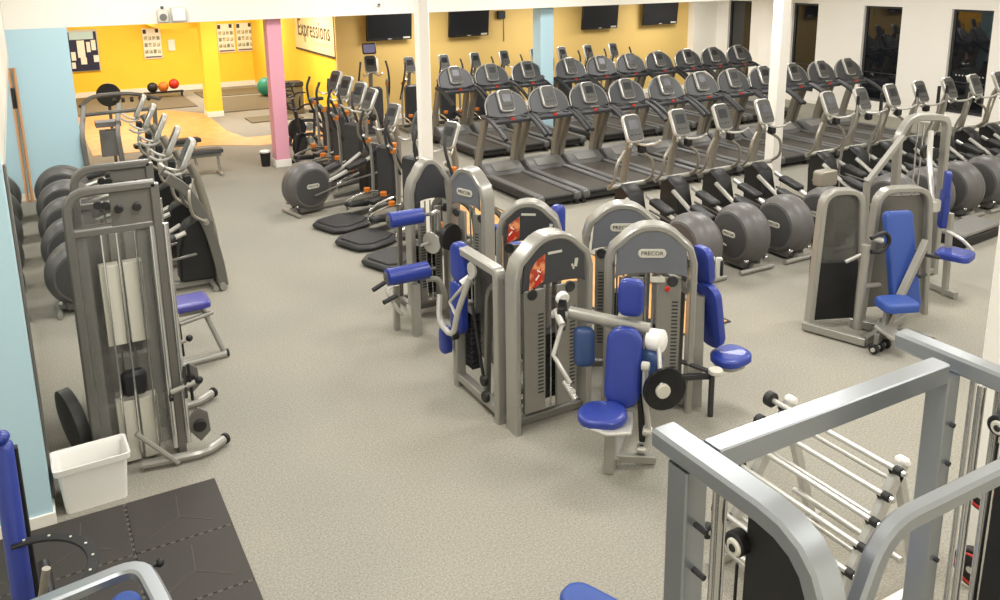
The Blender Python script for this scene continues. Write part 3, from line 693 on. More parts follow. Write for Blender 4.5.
f = MB(); f.prism([(-.3, .1), (.3, .1), (.27, 1.32), (-.24, 1.32)], -.015, .015, 'xz', .005); f.xf(M_((7.78, 5.42, 0), (0, 0, math.radians(-22)))); f.obj('right_shield', t, 'silver_dark')
g = MB().use('iron')
for i in range(14): g.box((7.02, 5.66, .18+i*.04), (.3, .14, .034), (0, 0, -.38))
g.use('chrome'); g.rod((6.98, 5.68, .1), (6.98, 5.68, 1.42), .01, 6); g.rod((7.08, 5.64, .1), (7.08, 5.64, 1.42), .01, 6); g.obj('weight_stack', t)
b = MB(); b.bar([(6.66, 5.6, .06), (6.86, 5.0, .06)], .08, .06, (0, 0, 1)); b.bar([(6.86, 5.02, .06), (7.7, 5.2, .06)], .08, .06, (0, 0, 1)); b.bar([(7.15, 5.42, .06), (7.5, 4.7, .06)], .08, .06, (0, 0, 1))
b.bar([(7.05, 4.98, .06), (7.62, 4.98, .98)], .07, .06, (0, 1, 0)); b.bar([(7.3, 5.1, .05), (7.32, 5.1, .34)], .07, .07); b.obj('base_frame', t, 'silver')
MB().pad((0, 0, 0), (.3, 1.0, .09), (0, 0, 0), .06).xf(M_((7.47, 5.12, .76), (math.radians(72), 0, math.radians(-22))) ).obj('back_pad', t, 'blue_light')
MB().pad((7.14, 4.9, .44), (.36, .3, .09), (0, 0, math.radians(-22)), .08).obj('seat_pad', t, 'blue_light')
a = MB().use('silver'); a.rod((6.98, 5.2, .1), (7.0, 5.2, .98), .045, 12); a.rod((7.0, 5.2, .55), (7.4, 5.3, .45), .025); a.rod((7.0, 5.2, .9), (6.85, 5.3, .8), .02); a.obj('swing_post', t)
a = MB().use('black'); a.tube([(7.0, 5.15, 1.06), (7.16, 5.12, 1.1), (7.24, 5.12, 1.0), (7.16, 5.14, .9), (7.02, 5.16, .92)], .022, 8, 3); a.use('light_tube'); a.rod((7.02, 5.16, 1.06), (7.14, 5.13, 1.02), .03); a.obj('hand_grip', t)
a = MB(); a.tube([(7.5, 5.2, .9), (7.66, 5.0, .82), (7.85, 4.98, .76)], .02, 8, 3); a.tube([(7.6, 5.2, .78), (7.55, 5.0, .62), (7.7, 5.0, .6)], .018, 8, 3); a.obj('side_handle', t, 'black')
a = MB().use('silver_dark'); a.prism([(-.22, .0), (.12, -.05), (.2, .3), (.12, .34), (.02, .1), (-.2, .1)], -.02, .02, 'xz', .005, M_((6.98, 4.92, .12), (0, 0, .4))); a.use('silver'); a.box((7.0, 4.86, .2), (.3, .26, .03), (.5, .1, .5)); a.obj('foot_plate', t)
a = MB().use('black')
for x in (6.8, 6.9, 7.0): a.disc((x, 4.86+(x-6.8)*.1, .06), (1, .2, 0), .05, .04, 14)
a.use('light_tube'); a.rod((6.76, 4.85, .06), (7.04, 4.89, .06), .02); a.obj('wheel_set', t)
a = MB(); a.prism(rrect(.24, .16, .03), 0, .12, 'xz', .01, M_((7.02, 5.7, 1.54))); a.obj('top_counterweight', t, 'champagne')

# pec machine behind it
t = thing('pec_fly_machine', 'tall silver machine with small blue pads behind the seated press machine', 'exercise machine', (0, 0, 0))
f = MB(); f.bar([(8.72, 6.1, 0), (8.6, 6.1, 1.75), (8.8, 6.1, 1.95), (9.25, 5.95, 1.92), (9.3, 5.95, 0)], .09, .08, (0, 1, 0), .12, .012); f.bar([(8.0, 6.0, 1.3), (8.62, 6.05, 1.75)], .06, .06, (0, 1, 0)); f.bar([(8.05, 6.0, 0), (8.0, 6.0, 1.3)], .06, .06, (0, 1, 0)); f.bar([(8.0, 6.0, .05), (9.3, 5.95, .05)], .08, .06, (0, 1, 0))
f.bar([(8.9, 6.0, .05), (8.75, 5.3, .05)], .07, .06, (0, 0, 1)); f.bar([(8.78, 5.45, 0), (8.8, 5.5, .95)], .06, .06); f.obj('frame', t, 'silver')
MB().pad((8.74, 5.36, .52), (.34, .36, .08), (0, 0, .3), .08).obj('seat_pad', t, 'blue_vinyl')
MB().pad((8.8, 5.58, .98), (.16, .44, .08), (PI/2, 0, .9), .05).obj('back_pad', t, 'blue_vinyl')
MB().pad((8.68, 5.5, 1.3), (.1, .3, .07), (PI/2, 0, .9), .04).obj('arm_pad', t, 'blue_vinyl')
a = MB().use('light_tube'); a.disc((8.6, 5.6, 1.05), (0, 0, 1), .09, .12, 16); a.tube([(8.6, 5.6, 1.1), (8.7, 5.75, 1.5), (8.9, 5.9, 1.8)], .03, 8, 3); a.tube([(8.78, 5.5, .75), (8.75, 5.3, .7), (8.8, 5.2, .6)], .02, 8, 3); a.obj('swing_arm', t)
a = MB().use('iron')
for i in range(12): a.box((9.0, 6.1, .2+i*.05), (.3, .14, .04))
a.use('chrome'); a.rod((8.95, 6.1, .1), (8.95, 6.1, 1.85), .01, 6); a.rod((9.05, 6.1, .1), (9.05, 6.1, 1.85), .01, 6); a.use('black'); a.disc((8.95, 5.98, 1.55), (0, 1, 0), .08, .04, 18); a.disc((9.12, 5.98, 1.5), (0, 1, 0), .07, .04, 18); a.obj('weight_stack', t)

# aerobic step at the right
t = thing('aerobic_step', 'low grey step platform on the carpet by the right pillar', 'step platform', (10.9, 6.55, 0), .1)
MB().box((0, 0, .17), (1.0, .42, .06), bev=.02).obj('platform', t, 'hood'); MB().box((0, -.02, .07), (.92, .38, .14), bev=.02).obj('riser', t, 'black')

# ------------------------------------------------------------ left cable machines
def cable_machine(label, x, y, w=.58, h=2.2, near=True):
    t = thing('cable_machine', label, 'exercise machine', (x, y, 0))
    f = MB(); f.bar([(0, 0, 0), (0, 0, h), (w, 0, h)], .07, .06, (0, 1, 0), .16, .012); f.bar([(w, 0, 0), (w, 0, h)], .07, .06, (0, 1, 0)); f.bar([(0, 0, h-.3), (w, 0, h-.3)], .04, .05, (0, 1, 0))
    f.bar([(0, .6, 0), (0, .6, h-.45), (w, .6, h-.45), (w, .6, 0)], .05, .05, (0, 1, 0), .1, .01)
    f.bar([(0, 0, .04), (0, .6, .04)], .06, .06); f.bar([(w, 0, .04), (w, .6, .04)], .06, .06); f.obj('frame', t, 'silver_dark')
    p = MB(); p.prism([(w*.48, h-.29), (w, h-.29), (w, h-.02), (w*.48, h-.02)], -.012, .012, 'xz', .003); p.obj('top_plate', t, 'silver_dark')
    for xx, zz in ((.2, h-.1), (.25, h-.11), (.33, h-.15), (.45, h-.15)): MB().disc((xx, -.03, zz), (0, 1, 0), .03, .03, 12).obj('pulley', t, 'black')
    s = MB(); s.box((.055, .0, 1.02), (.1, .012, 1.7), bev=0); s.box((w-.1, 0, 1.02), (.1, .012, 1.7), bev=0); s.box((.28, .3, 1.0), (.46, .012, 1.75), bev=0); s.obj('clear_shield', t, 'perspex')
    s = MB(); s.box((.0, .3, 1.05), (.012, .5, 1.8), bev=0); s.obj('side_shield', t, 'perspex_dark')
    g = MB().use('badge')
    for x0, x1 in ((.16, .29), (.32, .45)): g.box(((x0+x1)/2, .12, 1.3), (x1-x0, .1, .62)); g.box(((x0+x1)/2, .12, .28), (x1-x0, .1, .5))
    g.use('iron'); g.box((.305, .1, .66), (.18, .1, .2), bev=.03); g.use('chrome')
    for xx in (.2, .3, .42): g.rod((xx, .05, .1), (xx, .05, h-.3), .008, 6)
    g.obj('weight_stack', t)
    c = MB().use('chrome')
    c.rod((w-.05, -.05, .12), (w-.05, -.05, h-.3), .02, 10)
    c.rod((w+.05, -.03, .12), (w+.05, -.03, h-.3), .02, 10); c.rod((w+.0, .07, .12), (w+.0, .07, h-.3), .014, 10); c.obj('guide_column', t)
    b = MB(); b.tube([(w-.3, -.06, .05), (w, -.1, .05), (w+.17, -.1, .05), (w+.31, -.02, .06)], .035, 9, 3); b.obj('foot_bar', t, 'silver')
    MB().disc((w+.325, -.01, .06), (1, .7, 0), .045, .03, 12).obj('rubber_foot', t, 'black')
    b = MB(); b.rod((w-.32, -.1, .34), (w-.05, -.12, .02), .02, 8); b.obj('diagonal_strut', t, 'silver')
    b = MB().use('silver_dark'); b.prism([(w-.04, .2), (w+.07, .2), (w+.14, .1), (w+.22, .17), (w+.21, .33), (w+.14, .39), (w+.07, .32), (w-.04, .32)], -.03, .0, 'xz', .004); b.use('black'); b.disc((w+.14, -.04, .24), (0, 1, 0), .05, .03, 14); b.obj('pulley_bracket', t)
    b = MB().use('silver'); b.rod((w-.05, -.1, .6), (w+.13, -.1, .64), .022); b.use('black'); b.sph((w+.16, -.1, .65), .03); b.rod((w+.05, -.15, .55), (w+.07, -.04, .76), .012, 6); b.rod((w+.1, -.1, .5), (w+.09, -.1, .8), .012, 6); b.disc((w-.05, -.1, .56), (1, 0, 0), .03, .03, 12); b.obj('cable_handle', t)
    return t
cable_machine('grey cable machine with clear weight shields, nearest the white bin', .13, 6.42)
cable_machine('grey cable machine frame standing directly behind the nearest cable machine', .22, 7.25, .56, 2.18)
# seated machine behind with the purple seat
t = thing('leg_press_bench', 'purple padded seat on a silver A-shaped stand behind the cable machines', 'exercise bench', (0, 0, 0))
MB().pad((1.08, 8.2, .57), (.42, .34, .07), (0, 0, 0), .06).obj('seat_pad', t, 'purple_vinyl')
a = MB(); a.rod((.95, 8.05, .42), (1.3, 8.1, .46), .025); a.rod((.9, 8.0, .03), (1.38, 8.04, .03), .04, 10); a.rod((1.37, 8.04, .03), (1.22, 8.16, .5), .026); a.rod((.92, 8.0, .03), (.94, 8.15, .5), .026); a.rod((1.0, 8.16, .48), (1.2, 8.16, .48), .03); a.obj('stand', t, 'silver')
a = MB(); a.disc((1.4, 8.05, .035), (1, 0, 0), .042, .02, 12); a.obj('end_cap', t, 'charcoal')
# weight bell on the floor by the mirror
t = thing('weight_plate', 'dark grey plate leaning against the wall behind the white bin', 'weight', (.0, 6.85, 0))
p = MB(); p.lathe([(-.05, .24), (-.04, .28), (.04, .28), (.05, .24)], (0, 0, .28), (1, .25, .12), 28); p.obj('disc', t, 'grey_plastic'); MB().disc((.03, 0, .25), (1, .25, .12), .06, .1, 16).obj('hub', t, 'grey_plastic')
# white bin
t = thing('storage_bin', 'white plastic storage box on the carpet at the mat corner', 'bin', (.07, 6.17, 0), math.radians(2))
def bin_mesh():
    m = MB(); rings = []
    for (w_, d_, z) in ((.4, .22, 0), (.45, .27, .32), (.49, .3, .32), (.5, .31, .365), (.47, .28, .365), (.43, .25, .34), (.39, .21, .02)):
        rings.append([(x, y, z) for x, y in rrect(w_, d_, .03, 3)])
    n = len(rings[0]); vs = [v for r in rings for v in r]; fs = []
    for i in range(len(rings)-1):
        for j in range(n): a = i*n+j; b = i*n+(j+1) % n; fs.append([a, b, b+n, a+n])
    fs.append(list(range(n))[::-1]); fs.append([(len(rings)-1)*n+j for j in range(n)])
    return m.add(vs, fs)
bin_mesh().obj('tub', t, 'white_plastic')
# ------------------------------------------------------------ machines far left: smith frame, bench
t = thing('smith_machine', 'tall silver lifting frame at the end of the mirror row', 'exercise machine', (0, 0, 0))
f = MB(); 
for x in (.75, 1.3):
    f.bar([(x, 15.6, 0), (x-.05, 15.7, 1.3), (x+.05, 16.0, 1.9)], .08, .1, (1, 0, 0), .2)
f.tube([(.75, 16.0, 1.9), (1.0, 16.3, 2.05), (1.6, 16.5, 2.02), (2.05, 16.2, 1.9)], .045, 10, 4)
f.tube([(.8, 15.75, 1.75), (1.3, 15.6, 1.8), (1.9, 15.8, 1.78)], .04, 10, 4)
f.bar([(.75, 15.6, .05), (1.9, 15.6, .05)], .08, .08, (0, 1, 0)); f.bar([(.75, 17.0, .05), (1.9, 17.0, .05)], .08, .08, (0, 1, 0)); f.bar([(1.9, 15.6, .05), (1.9, 17.0, .05)], .08, .08)
f.bar([(1.9, 16.3, 0), (1.95, 16.2, 1.8)], .07, .07, (1, 0, 0)); f.obj('frame', t, 'silver_dark')
g = MB().use('hood'); g.box((1.15, 16.1, 1.45), (.4, .3, .12)); g.box((1.15, 16.1, 1.0), (.3, .2, .6)); 
for i in range(5): MB().disc((1.3+i*.14, 16.15, 1.95), (1, 0, 0), .06, .05, 12).obj('pulley', t, 'black')
g.obj('weight_carriage', t); t.scale = (1, 1, .76)
t = thing('weight_plate', 'round dark grey disc hanging high at the end of the mirror row', 'weight', (1.33, 17.6, 0))
MB().disc((0, 0, 1.4), (.2, 1, 0), .22, .08, 28, .02).obj('disc', t, 'charcoal'); MB().rod((0, .1, 0), (0, .1, 1.4), .03).obj('post', t, 'silver_dark')
t = thing('weight_bench', 'flat dark bench with silver legs beyond the mirror row', 'bench', (2.45, 15.9, 0), 0)
MB().pad((.0, .0, .46), (1.1, .28, .08), (0, 0, 0), .06).obj('bench_pad', t, 'charcoal')
a = MB(); a.bar([(-.5, 0, .38), (.52, 0, .38)], .06, .06, (0, 1, 0)); a.bar([(.48, 0, 0), (.45, 0, .4)], .05, .05, (0, 1, 0)); a.bar([(-.45, 0, 0), (-.42, 0, .4)], .05, .05, (0, 1, 0)); a.rod((.48, -.2, .03), (.48, .2, .03), .03); a.rod((-.45, -.2, .03), (-.45, .2, .03), .03); a.obj('frame', t, 'silver')
t = thing('weight_bench', 'second dark bench with black pad, tucked behind the flat bench', 'bench', (2.2, 16.9, 0), .05)
MB().pad((.0, .0, .5), (1.2, .28, .08), (0, 0, 0), .06).obj('bench_pad', t, 'black')
a = MB(); a.bar([(-.5, 0, .42), (.52, 0, .42)], .06, .06, (0, 1, 0)); a.bar([(.48, 0, 0), (.45, 0, .44)], .05, .05, (0, 1, 0)); a.bar([(-.45, 0, 0), (-.42, 0, .44)], .05, .05, (0, 1, 0)); a.obj('frame', t, 'silver')

# ------------------------------------------------------------ spin bikes by the pink pillar
def spin_bike():
    t = thing('spin_bike', '', 'exercise bike')
    f = MB(); f.rod((-.25, 0, .03), (.25, 0, .03), .03); f.rod((-.25, 1.05, .03), (.25, 1.05, .03), .03); f.bar([(0, 0, .05), (0, .35, .45), (0, .85, .5), (0, 1.05, .05)], .05, .07, (1, 0, 0), .08)
    f.bar([(0, .3, .3), (0, .22, .85)], .04, .05); f.bar([(0, .8, .45), (0, .9, 1.0)], .045, .06); f.obj('frame', t, 'charcoal')
    w = MB().use('black'); w.disc((0, .82, .32), (1, 0, 0), .24, .05, 28); w.obj('flywheel', t)
    MB().pad((0, .2, .9), (.2, .28, .07), (0, 0, 0), .08).obj('saddle', t, 'black')
    h = MB(); h.tube([(-.22, .72, 1.12), (-.24, .95, 1.14), (-.1, .98, 1.05), (.1, .98, 1.05), (.24, .95, 1.14), (.22, .72, 1.12)], .018, 8, 4); h.tube([(-.1, .9, 1.05), (-.2, 1.05, 1.25), (-.1, .85, 1.32)], .016, 8, 4); h.tube([(.1, .9, 1.05), (.2, 1.05, 1.25), (.1, .85, 1.32)], .016, 8, 4); h.obj('handlebar', t, 'black')
    c = MB(); c.disc((0, .5, .33), (1, 0, 0), .09, .14, 18); c.box((.12, .62, .24), (.09, .1, .03)); c.box((-.12, .38, .42), (.09, .1, .03)); c.obj('crank', t, 'silver')
    return t
SB = Pool(spin_bike)
place(SB.get(), 5.15, 16.75, 2.3, 'black spin bike with looped handlebar just right of the pink pillar', 'spin bikes')
place(SB.get(), 5.7, 18.2, 2.0, 'black spin bike behind the first one, under the sign wall', 'spin bikes')

# ------------------------------------------------------------ yellow room contents
t = thing('waste_bin', 'small black bin standing left of the pink pillar foot', 'bin', (3.82, 16.1, 0)); MB().lathe([(0, .08), (.26, .1), (.27, .09)], (0, 0, 0), (0, 0, 1), 18).obj('body', t, 'black'); MB().lathe([(.27, .1), (.3, .1), (.31, .06)], (0, 0, 0), (0, 0, 1), 18).obj('lid', t, 'white_plastic')
tag(MB().sph((6.17, 25.2, .3), .275, n=24).obj('gym_ball', m='teal'), 'green exercise ball left of the pink pillar by the yellow wall', 'ball')
for i, (x, m_, lb) in enumerate(((3.2, 'black', 'black medicine ball, leftmost on the small rack'), (3.5, 'orange', 'orange medicine ball in the middle of the small rack'), (3.8, 'red', 'red medicine ball on the right of the small rack'))):
    b = MB(); b.sph((x, 26.6, .34+.06*(i == 2)), .15, n=18); tag(b.obj('medicine_ball', m=m_), lb, 'ball', 'medicine balls')
t = thing('ball_rack', 'low black rack holding medicine balls at the yellow wall', 'rack', (3.5, 26.6, 0))
a = MB(); a.rod((-.55, -.08, .18), (.55, -.08, .18), .02); a.rod((-.55, .08, .18), (.55, .08, .18), .02)
for x in (-.5, .5): a.bar([(x, -.12, 0), (x, -.1, .2)], .03, .03); a.bar([(x, .12, 0), (x, .1, .2)], .03, .03)
a.obj('rack_frame', t, 'black')
t = thing('stacked_step_box', 'grey plyometric box with dark lid right of the pink pillar', 'box', (5.95, 21.8, 0))
MB().box((0, 0, .36), (.55, .4, .72), bev=.02).obj('body', t, 'mat_grey'); MB().box((0, 0, .78), (.58, .44, .12), bev=.02).obj('lid', t, 'charcoal')
t = thing('notice_board', 'navy notice board with white papers on the yellow wall beside the blue wall', 'notice board', (0, 0, 0))
MB().box((1.58, 27.99, 1.4), (.82, .04, 1.22)).obj('frame', t, 'badge'); MB().box((1.58, 27.965, 1.38), (.76, .02, 1.14), bev=0).obj('board', t, 'navy')
a = MB().use('blue_paint'); a.box((1.56, 27.95, 1.84), (.64, .01, .22), bev=0); a.use('paper')
for x, z, w_, h_ in ((1.3, 1.25, .12, .25), (1.52, 1.45, .2, .5), (1.56, 1.1, .16, .2), (1.72, 1.5, .1, .3), (1.86, 1.55, .12, .3), (1.9, 1.15, .14, .2), (1.28, .98, .1, .18)): a.box((x, 27.95, z), (w_, .008, h_), bev=0)
a.obj('notices', t)
def poster(x, z, w_, h_, label, y=28.02):
    t = thing('exercise_poster', label, 'poster', (x, y, z), 0, 'exercise posters')
    MB().box((0, 0, 0), (w_, .02, h_)).obj('sheet', t, 'paper')
    a = MB().use('charcoal'); a.box((w_*.3, -.013, h_*.42), (w_*.18, .004, h_*.13), bev=0); a.box((-w_*.38, -.013, h_*.4), (w_*.18, .004, h_*.14), bev=0)
    a.use('poster_pic')
    for r in range(3):
        for c in range(4): a.box((-w_*.35+c*w_*.23, -.013, h_*(.18-.22*r)), (w_*.17, .004, h_*.13), bev=0)
    a.use('silver_dark'); a.box((0, -.013, -h_*.44), (w_*.9, .004, h_*.05), bev=0)
    a.obj('pictures', t)
poster(3.5, 1.5, .52, .92, 'exercise poster on the yellow wall left of the pier'); poster(5.7, 1.55, .52, .9, 'exercise poster right of the pier, nearer to it'); poster(6.3, 1.56, .54, .9, 'exercise poster right of the pier, nearer the pink pillar')
tag(MB().box((4.05, 28.02, 1.42), (.2, .02, .34)).obj('wall_notice', m='paper'), 'small white notice on the yellow wall beside the pier', 'notice')
# wall sign
t = thing('wall_sign', 'cream panel sign with large lettering on the yellow side wall', 'sign', (6.485, 0, 0))
s = MB(); s.box((0, 21.25, 2.13), (.02, 3.2, 1.1), bev=0); so = s.obj('panel', t, 'sign_cream')
s = MB(); s.box((-.012, 21.25, 1.6), (.02, 3.2, .05), bev=0); s.obj('lower_rule', t, 'charcoal')
Ms = M_((-.016, 21.25, 2.16), (PI/2, 0, -PI/2))
lettering('Expressions', 'sign_lettering', t, .64, Ms, 'sign_ink', .002, .88)
a = MB()
for k in range(3): a.box((-.012, 20.65, 1.88-.04*k), (.004, 1.5-.2*k, .012), bev=0)
a.obj('thin_rules', t, 'tan_yellow')
# TVs
def tv(x0, x1, z0, z1, label, tilt=.1):
    t = thing('television', label, 'television', ((x0+x1)/2, Y_TV-.2, (z0+z1)/2), 0, 'televisions on the tan wall')
    w_, h_ = x1-x0, z1-z0; M = M_((0, 0, 0), (tilt, 0, 0))
    a = MB(); a.box((0, 0, 0), (w_, .07, h_), bev=.012); a.xf(M); o = a.obj('casing', t, 'black')
    a = MB(); a.box((0, -.038, .02), (w_-.08, .004, h_-.12), bev=0); a.xf(M); a.obj('screen', o, 'screen_black')
    a = MB(); a.box((0, -.038, -h_/2+.03), (.1, .006, .02)); a.box((w_*.38, -.038, -h_/2+.05), (w_*.16, .006, .045)); a.xf(M); a.obj('label_marks', o, 'badge')
    a = MB(); a.box((0, .1, 0), (.2, .14, .2)); a.obj('wall_bracket', t, 'black')
tv(7.2, 8.36, 1.97, 2.63, 'flat black television nearest the sign wall'); tv(9.37, 10.5, 1.95, 2.63, 'flat black television between the cream and pale blue pillars')
tv(13.4, 14.6, 1.95, 2.66, 'flat black television, second from the right on the tan wall'); tv(15.5, 16.75, 1.98, 2.68, 'flat black television furthest right on the tan wall')
tag(MB().box((7.42, Y_TV-.01, 1.36), (.22, .02, .34)).obj('wall_notice', m='paper'), 'white notice sheet on the tan wall beside the sign wall', 'notice')
t = thing('wall_speaker', 'small black wall box with cable left of the blue pillar', 'speaker', (10.95, Y_TV-.06, 2.45))
MB().box((0, 0, 0), (.22, .12, .2), bev=.02).obj('cabinet', t, 'charcoal'); MB().box((0, -.062, 0), (.16, .006, .14), bev=0).obj('grille', t, 'black'); MB().rod((.1, .04, -.1), (.1, .04, -.7), .008, 6).obj('cable', t, 'black')
# items on the soffit
t = thing('wall_speaker', 'white speaker on the soffit above the yellow room, left of the box', 'speaker', (2.16, Y_S-.08, 2.93))
MB().box((0, 0, 0), (.18, .14, .22), bev=.03, seg=2).obj('cabinet', t, 'soft_grey'); MB().disc((0, -.075, -.02), (0, 1, 0), .06, .012, 18).obj('cone', t, 'hood'); MB().sph((0, -.02, .14), .03).obj('top_knob', t, 'grey_plastic')
t = thing('junction_box', 'cream box on the soffit above the yellow room', 'box', (2.42, Y_S-.07, 2.95)); MB().box((0, 0, 0), (.24, .13, .25), bev=.015).obj('body', t, 'soft_grey'); MB().box((0, -.068, 0), (.2, .008, .21), bev=.003).obj('cover', t, 'cream_paint')
t = thing('motion_sensor', 'tiny sensor on the soffit above the first television', 'sensor', (6.1, Y_S-.02, 2.99)); MB().box((0, 0, 0), (.07, .04, .07), bev=.01).obj('body', t, 'soft_grey'); MB().sph((0, -.02, 0), .02).obj('lens', t, 'charcoal')
t = thing('wooden_pole', 'thin tan wooden pole standing upright in the blue wall corner', 'pole', (-.15, 15.6, 0)); MB().rod((0, 0, 0), (-.0, .06, 2.2), .025, 10).obj('shaft', t, 'wood_pole')
tag(MB().box((XL+.03, 14.2, 1.9), (.03, .1, .3)).obj('door_closer', m='black'), 'small black bracket on the mirror wall', 'bracket')

# ------------------------------------------------------------ near right: cable crossover rig
t = thing('crossover_rig', 'large silver cable crossover frame filling the near right corner', 'exercise machine', (0, 0, 0))
ZR = 2.1
f = MB(); f.bar([(1.84, 2.12, ZR-.045), (1.84, 1.39, ZR-.045), (1.84, 1.33, 0)], .11, .075, (1, 0, 0), .24, .012); f.obj('left_top_beam', t, 'rig_silver')
f = MB(); f.bar([(1.84, 1.99, 0), (1.84, 1.99, ZR-.09)], .1, .1, (1, 0, 0)); f.obj('left_post', t, 'rig_silver')
f = MB(); f.bar([(1.9, 1.94, ZR-.055), (3.15, 1.94, ZR-.055)], .085, .09, (0, 1, 0)); f.obj('cross_beam', t, 'rig_silver')
f = MB(); f.bar([(3.26, 2.2, ZR-.04), (3.26, 1.36, ZR-.04), (3.26, 1.3, 0)], .09, .08, (1, 0, 0), .24, .012); f.obj('right_top_beam', t, 'rig_silver')
f = MB(); f.bar([(3.2, 1.95, 0), (3.2, 1.95, ZR-.08)], .08, .1, (1, 0, 0)); f.obj('right_post', t, 'rig_silver')
def shield(x, nm):
    s = MB(); s.prism([(1.72, .3), (1.7, ZR-.1), (1.52, ZR-.1), (1.42, ZR-.17), (1.37, ZR-.3), (1.34, .3)], x-.03, x+.03, 'yz', .006); s.obj(nm, t, 'black')
shield(1.86, 'left_shield'); shield(3.26, 'right_shield')
for x, nm in ((1.84, 'left'), (3.26, 'right')):
    g = MB().use('chrome'); g.rod((x, 1.82, .1), (x, 1.82, ZR-.1), .018, 12); g.rod((x+.02, 1.87, .1), (x+.02, 1.87, ZR-.1), .012, 10)
    if nm == 'right': g.rod((x+.03, 1.76, .1), (x+.03, 1.76, ZR-.1), .022, 12)
    g.obj('guide_rod', t)
    p = MB().use('black'); p.disc((x-.02, 1.72, ZR-.22), (1, 0, 0), .042, .05, 20); p.use('badge'); p.disc((x-.05, 1.71, ZR-.22), (1, 0, 0), .03, .014, 18); p.use('black'); p.disc((x-.058, 1.71, ZR-.22), (1, 0, 0), .014, .01, 12); p.rod((x-.02, 1.72, ZR-.3), (x-.02, 1.74, .2), .006, 6); p.obj('pulley', t)
    for z in (ZR-.3, ZR-.48, ZR-.7, ZR-.95): MB().rod((x-.05 if nm == 'right' else x, 1.95, z), (x-.05 if nm == 'right' else x, 1.885, z), .011, 10).obj('adjuster_pin', t, 'charcoal')
g = MB(); g.box((1.84, 1.52, .9), (.14, .24, 1.2)); g.obj('weight_stack', t, 'iron')
f = MB(); f.bar([(1.84, 1.99, .04), (1.84, 1.27, .04)], .1, .08); f.bar([(3.24, 1.99, .04), (3.26, 1.27, .04)], .1, .08); f.obj('base_rail', t, 'rig_silver')
t = thing('pulldown_frame', 'bent silver frame in front of the crossover rig at the lower right', 'exercise machine', (0, 0, 0))
f = MB(); f.bar([(1.97, 1.42, 0), (1.98, 1.42, 1.66), (2.12, 1.42, 2.01), (3.1, 1.42, 2.01), (3.14, 1.42, 0)], .06, .065, (0, 1, 0), .12, .012); f.obj('arched_frame', t, 'rig_silver')
f = MB(); f.bar([(1.97, 1.42, .04), (3.14, 1.42, .04)], .08, .06, (0, 1, 0)); f.obj('base_bar', t, 'rig_silver')

# barbell rack with fixed barbells
RX = 4.0
t = thing('barbell_rack', 'white slanted rack of slim barbells behind the crossover rig', 'rack', (0, 0, 0))
def rk(s, y): return (4.08-.0*s-(1-s)*.42, y, 1.02*s)
for y in (2.62, 3.42):
    f = MB(); f.bar([(3.4, y, .0), (4.0, y, .96)], .05, .08, (0, 1, 0)); f.bar([(4.3, y, 0), (3.98, y, .92)], .05, .06, (0, 1, 0)); f.bar([(3.45, y, .03), (4.35, y, .03)], .06, .06, (0, 1, 0)); f.obj('side_frame', t, 'light_tube')
    c = MB().use('black')
    for k in range(7):
        s_ = .96-k*.135; c.box((3.4+.6*s_-.05, y, .96*s_+.03), (.05, .03, .04), (0, -.55, 0), .01)
    c.use('white_plastic'); c.box((4.01, y, .975), (.09, .07, .06), (0, .55, 0), .02); c.obj('saddle_hooks', t)
for k in range(5):
    s_ = .9-k*.2; MB().rod((3.4+.6*s_+.03, 2.62, .96*s_-.01), (3.4+.6*s_+.03, 3.42, .96*s_-.01), .014).obj('cradle_bar', t, 'light_tube')
MB().rod((4.1, 2.62, .3), (4.1, 3.42, .3), .02).obj('rear_tie', t, 'light_tube')
for k in range(7):
    s_ = .96-k*.135; x, z = 3.4+.6*s_-.085, .96*s_+.065
    b = thing('barbell', 'slim chrome barbell with black ends, %s from the top of the white rack' % ORD[k], 'barbell', (x, 3.02, z), 0, 'barbells on the white rack')
    MB().rod((0, -.45, 0), (0, .5, 0), .017, 10).obj('bar', b, 'light_tube')
    for sy in (-1, 1):
        p = MB().use('black'); p.disc((0, .46*sy, 0), (0, 1, 0), (.05 if k % 2 == 0 else .042) if sy > 0 else .026, .05, 18)
        p.use('chrome'); p.disc((0, .495*sy, 0), (0, 1, 0), .018, .03, 12); p.obj('end_weight', b)
# red ringed plates on a post
t = thing('plate_tree', 'post carrying black plates with red rings behind the crossover rig', 'rack', (4.18, 2.2, 0))
MB().bar([(0, 0, 0), (0, 0, 1.15)], .06, .06).obj('post', t, 'rig_silver'); MB().box((0, 0, .02), (.4, .4, .04)).obj('foot', t, 'rig_silver')
MB().rod((-.14, 0, .55), (.05, 0, .55), .02).obj('peg', t, 'chrome'); MB().rod((-.14, 0, 1.0), (.05, 0, 1.0), .02).obj('peg', t, 'chrome')
for x, z, r, lb in ((4.08, .55, .11, 'black plate with red ring on the lower peg of the plate post'), (4.08, 1.0, .1, 'black plate with red ring on the upper peg of the plate post')):
    q = thing('weight_plate', lb, 'weight', (x, 2.2, z))
    MB().disc((0, 0, 0), (1, 0, 0), r, .05, 24).obj('disc', q, 'black')
    rg = MB(); rg.tube([(-.028, math.cos(a)*r*.75, math.sin(a)*r*.75) for a in [2*PI*i/20 for i in range(21)]], .008, 6); rg.obj('red_ring', q, 'red')

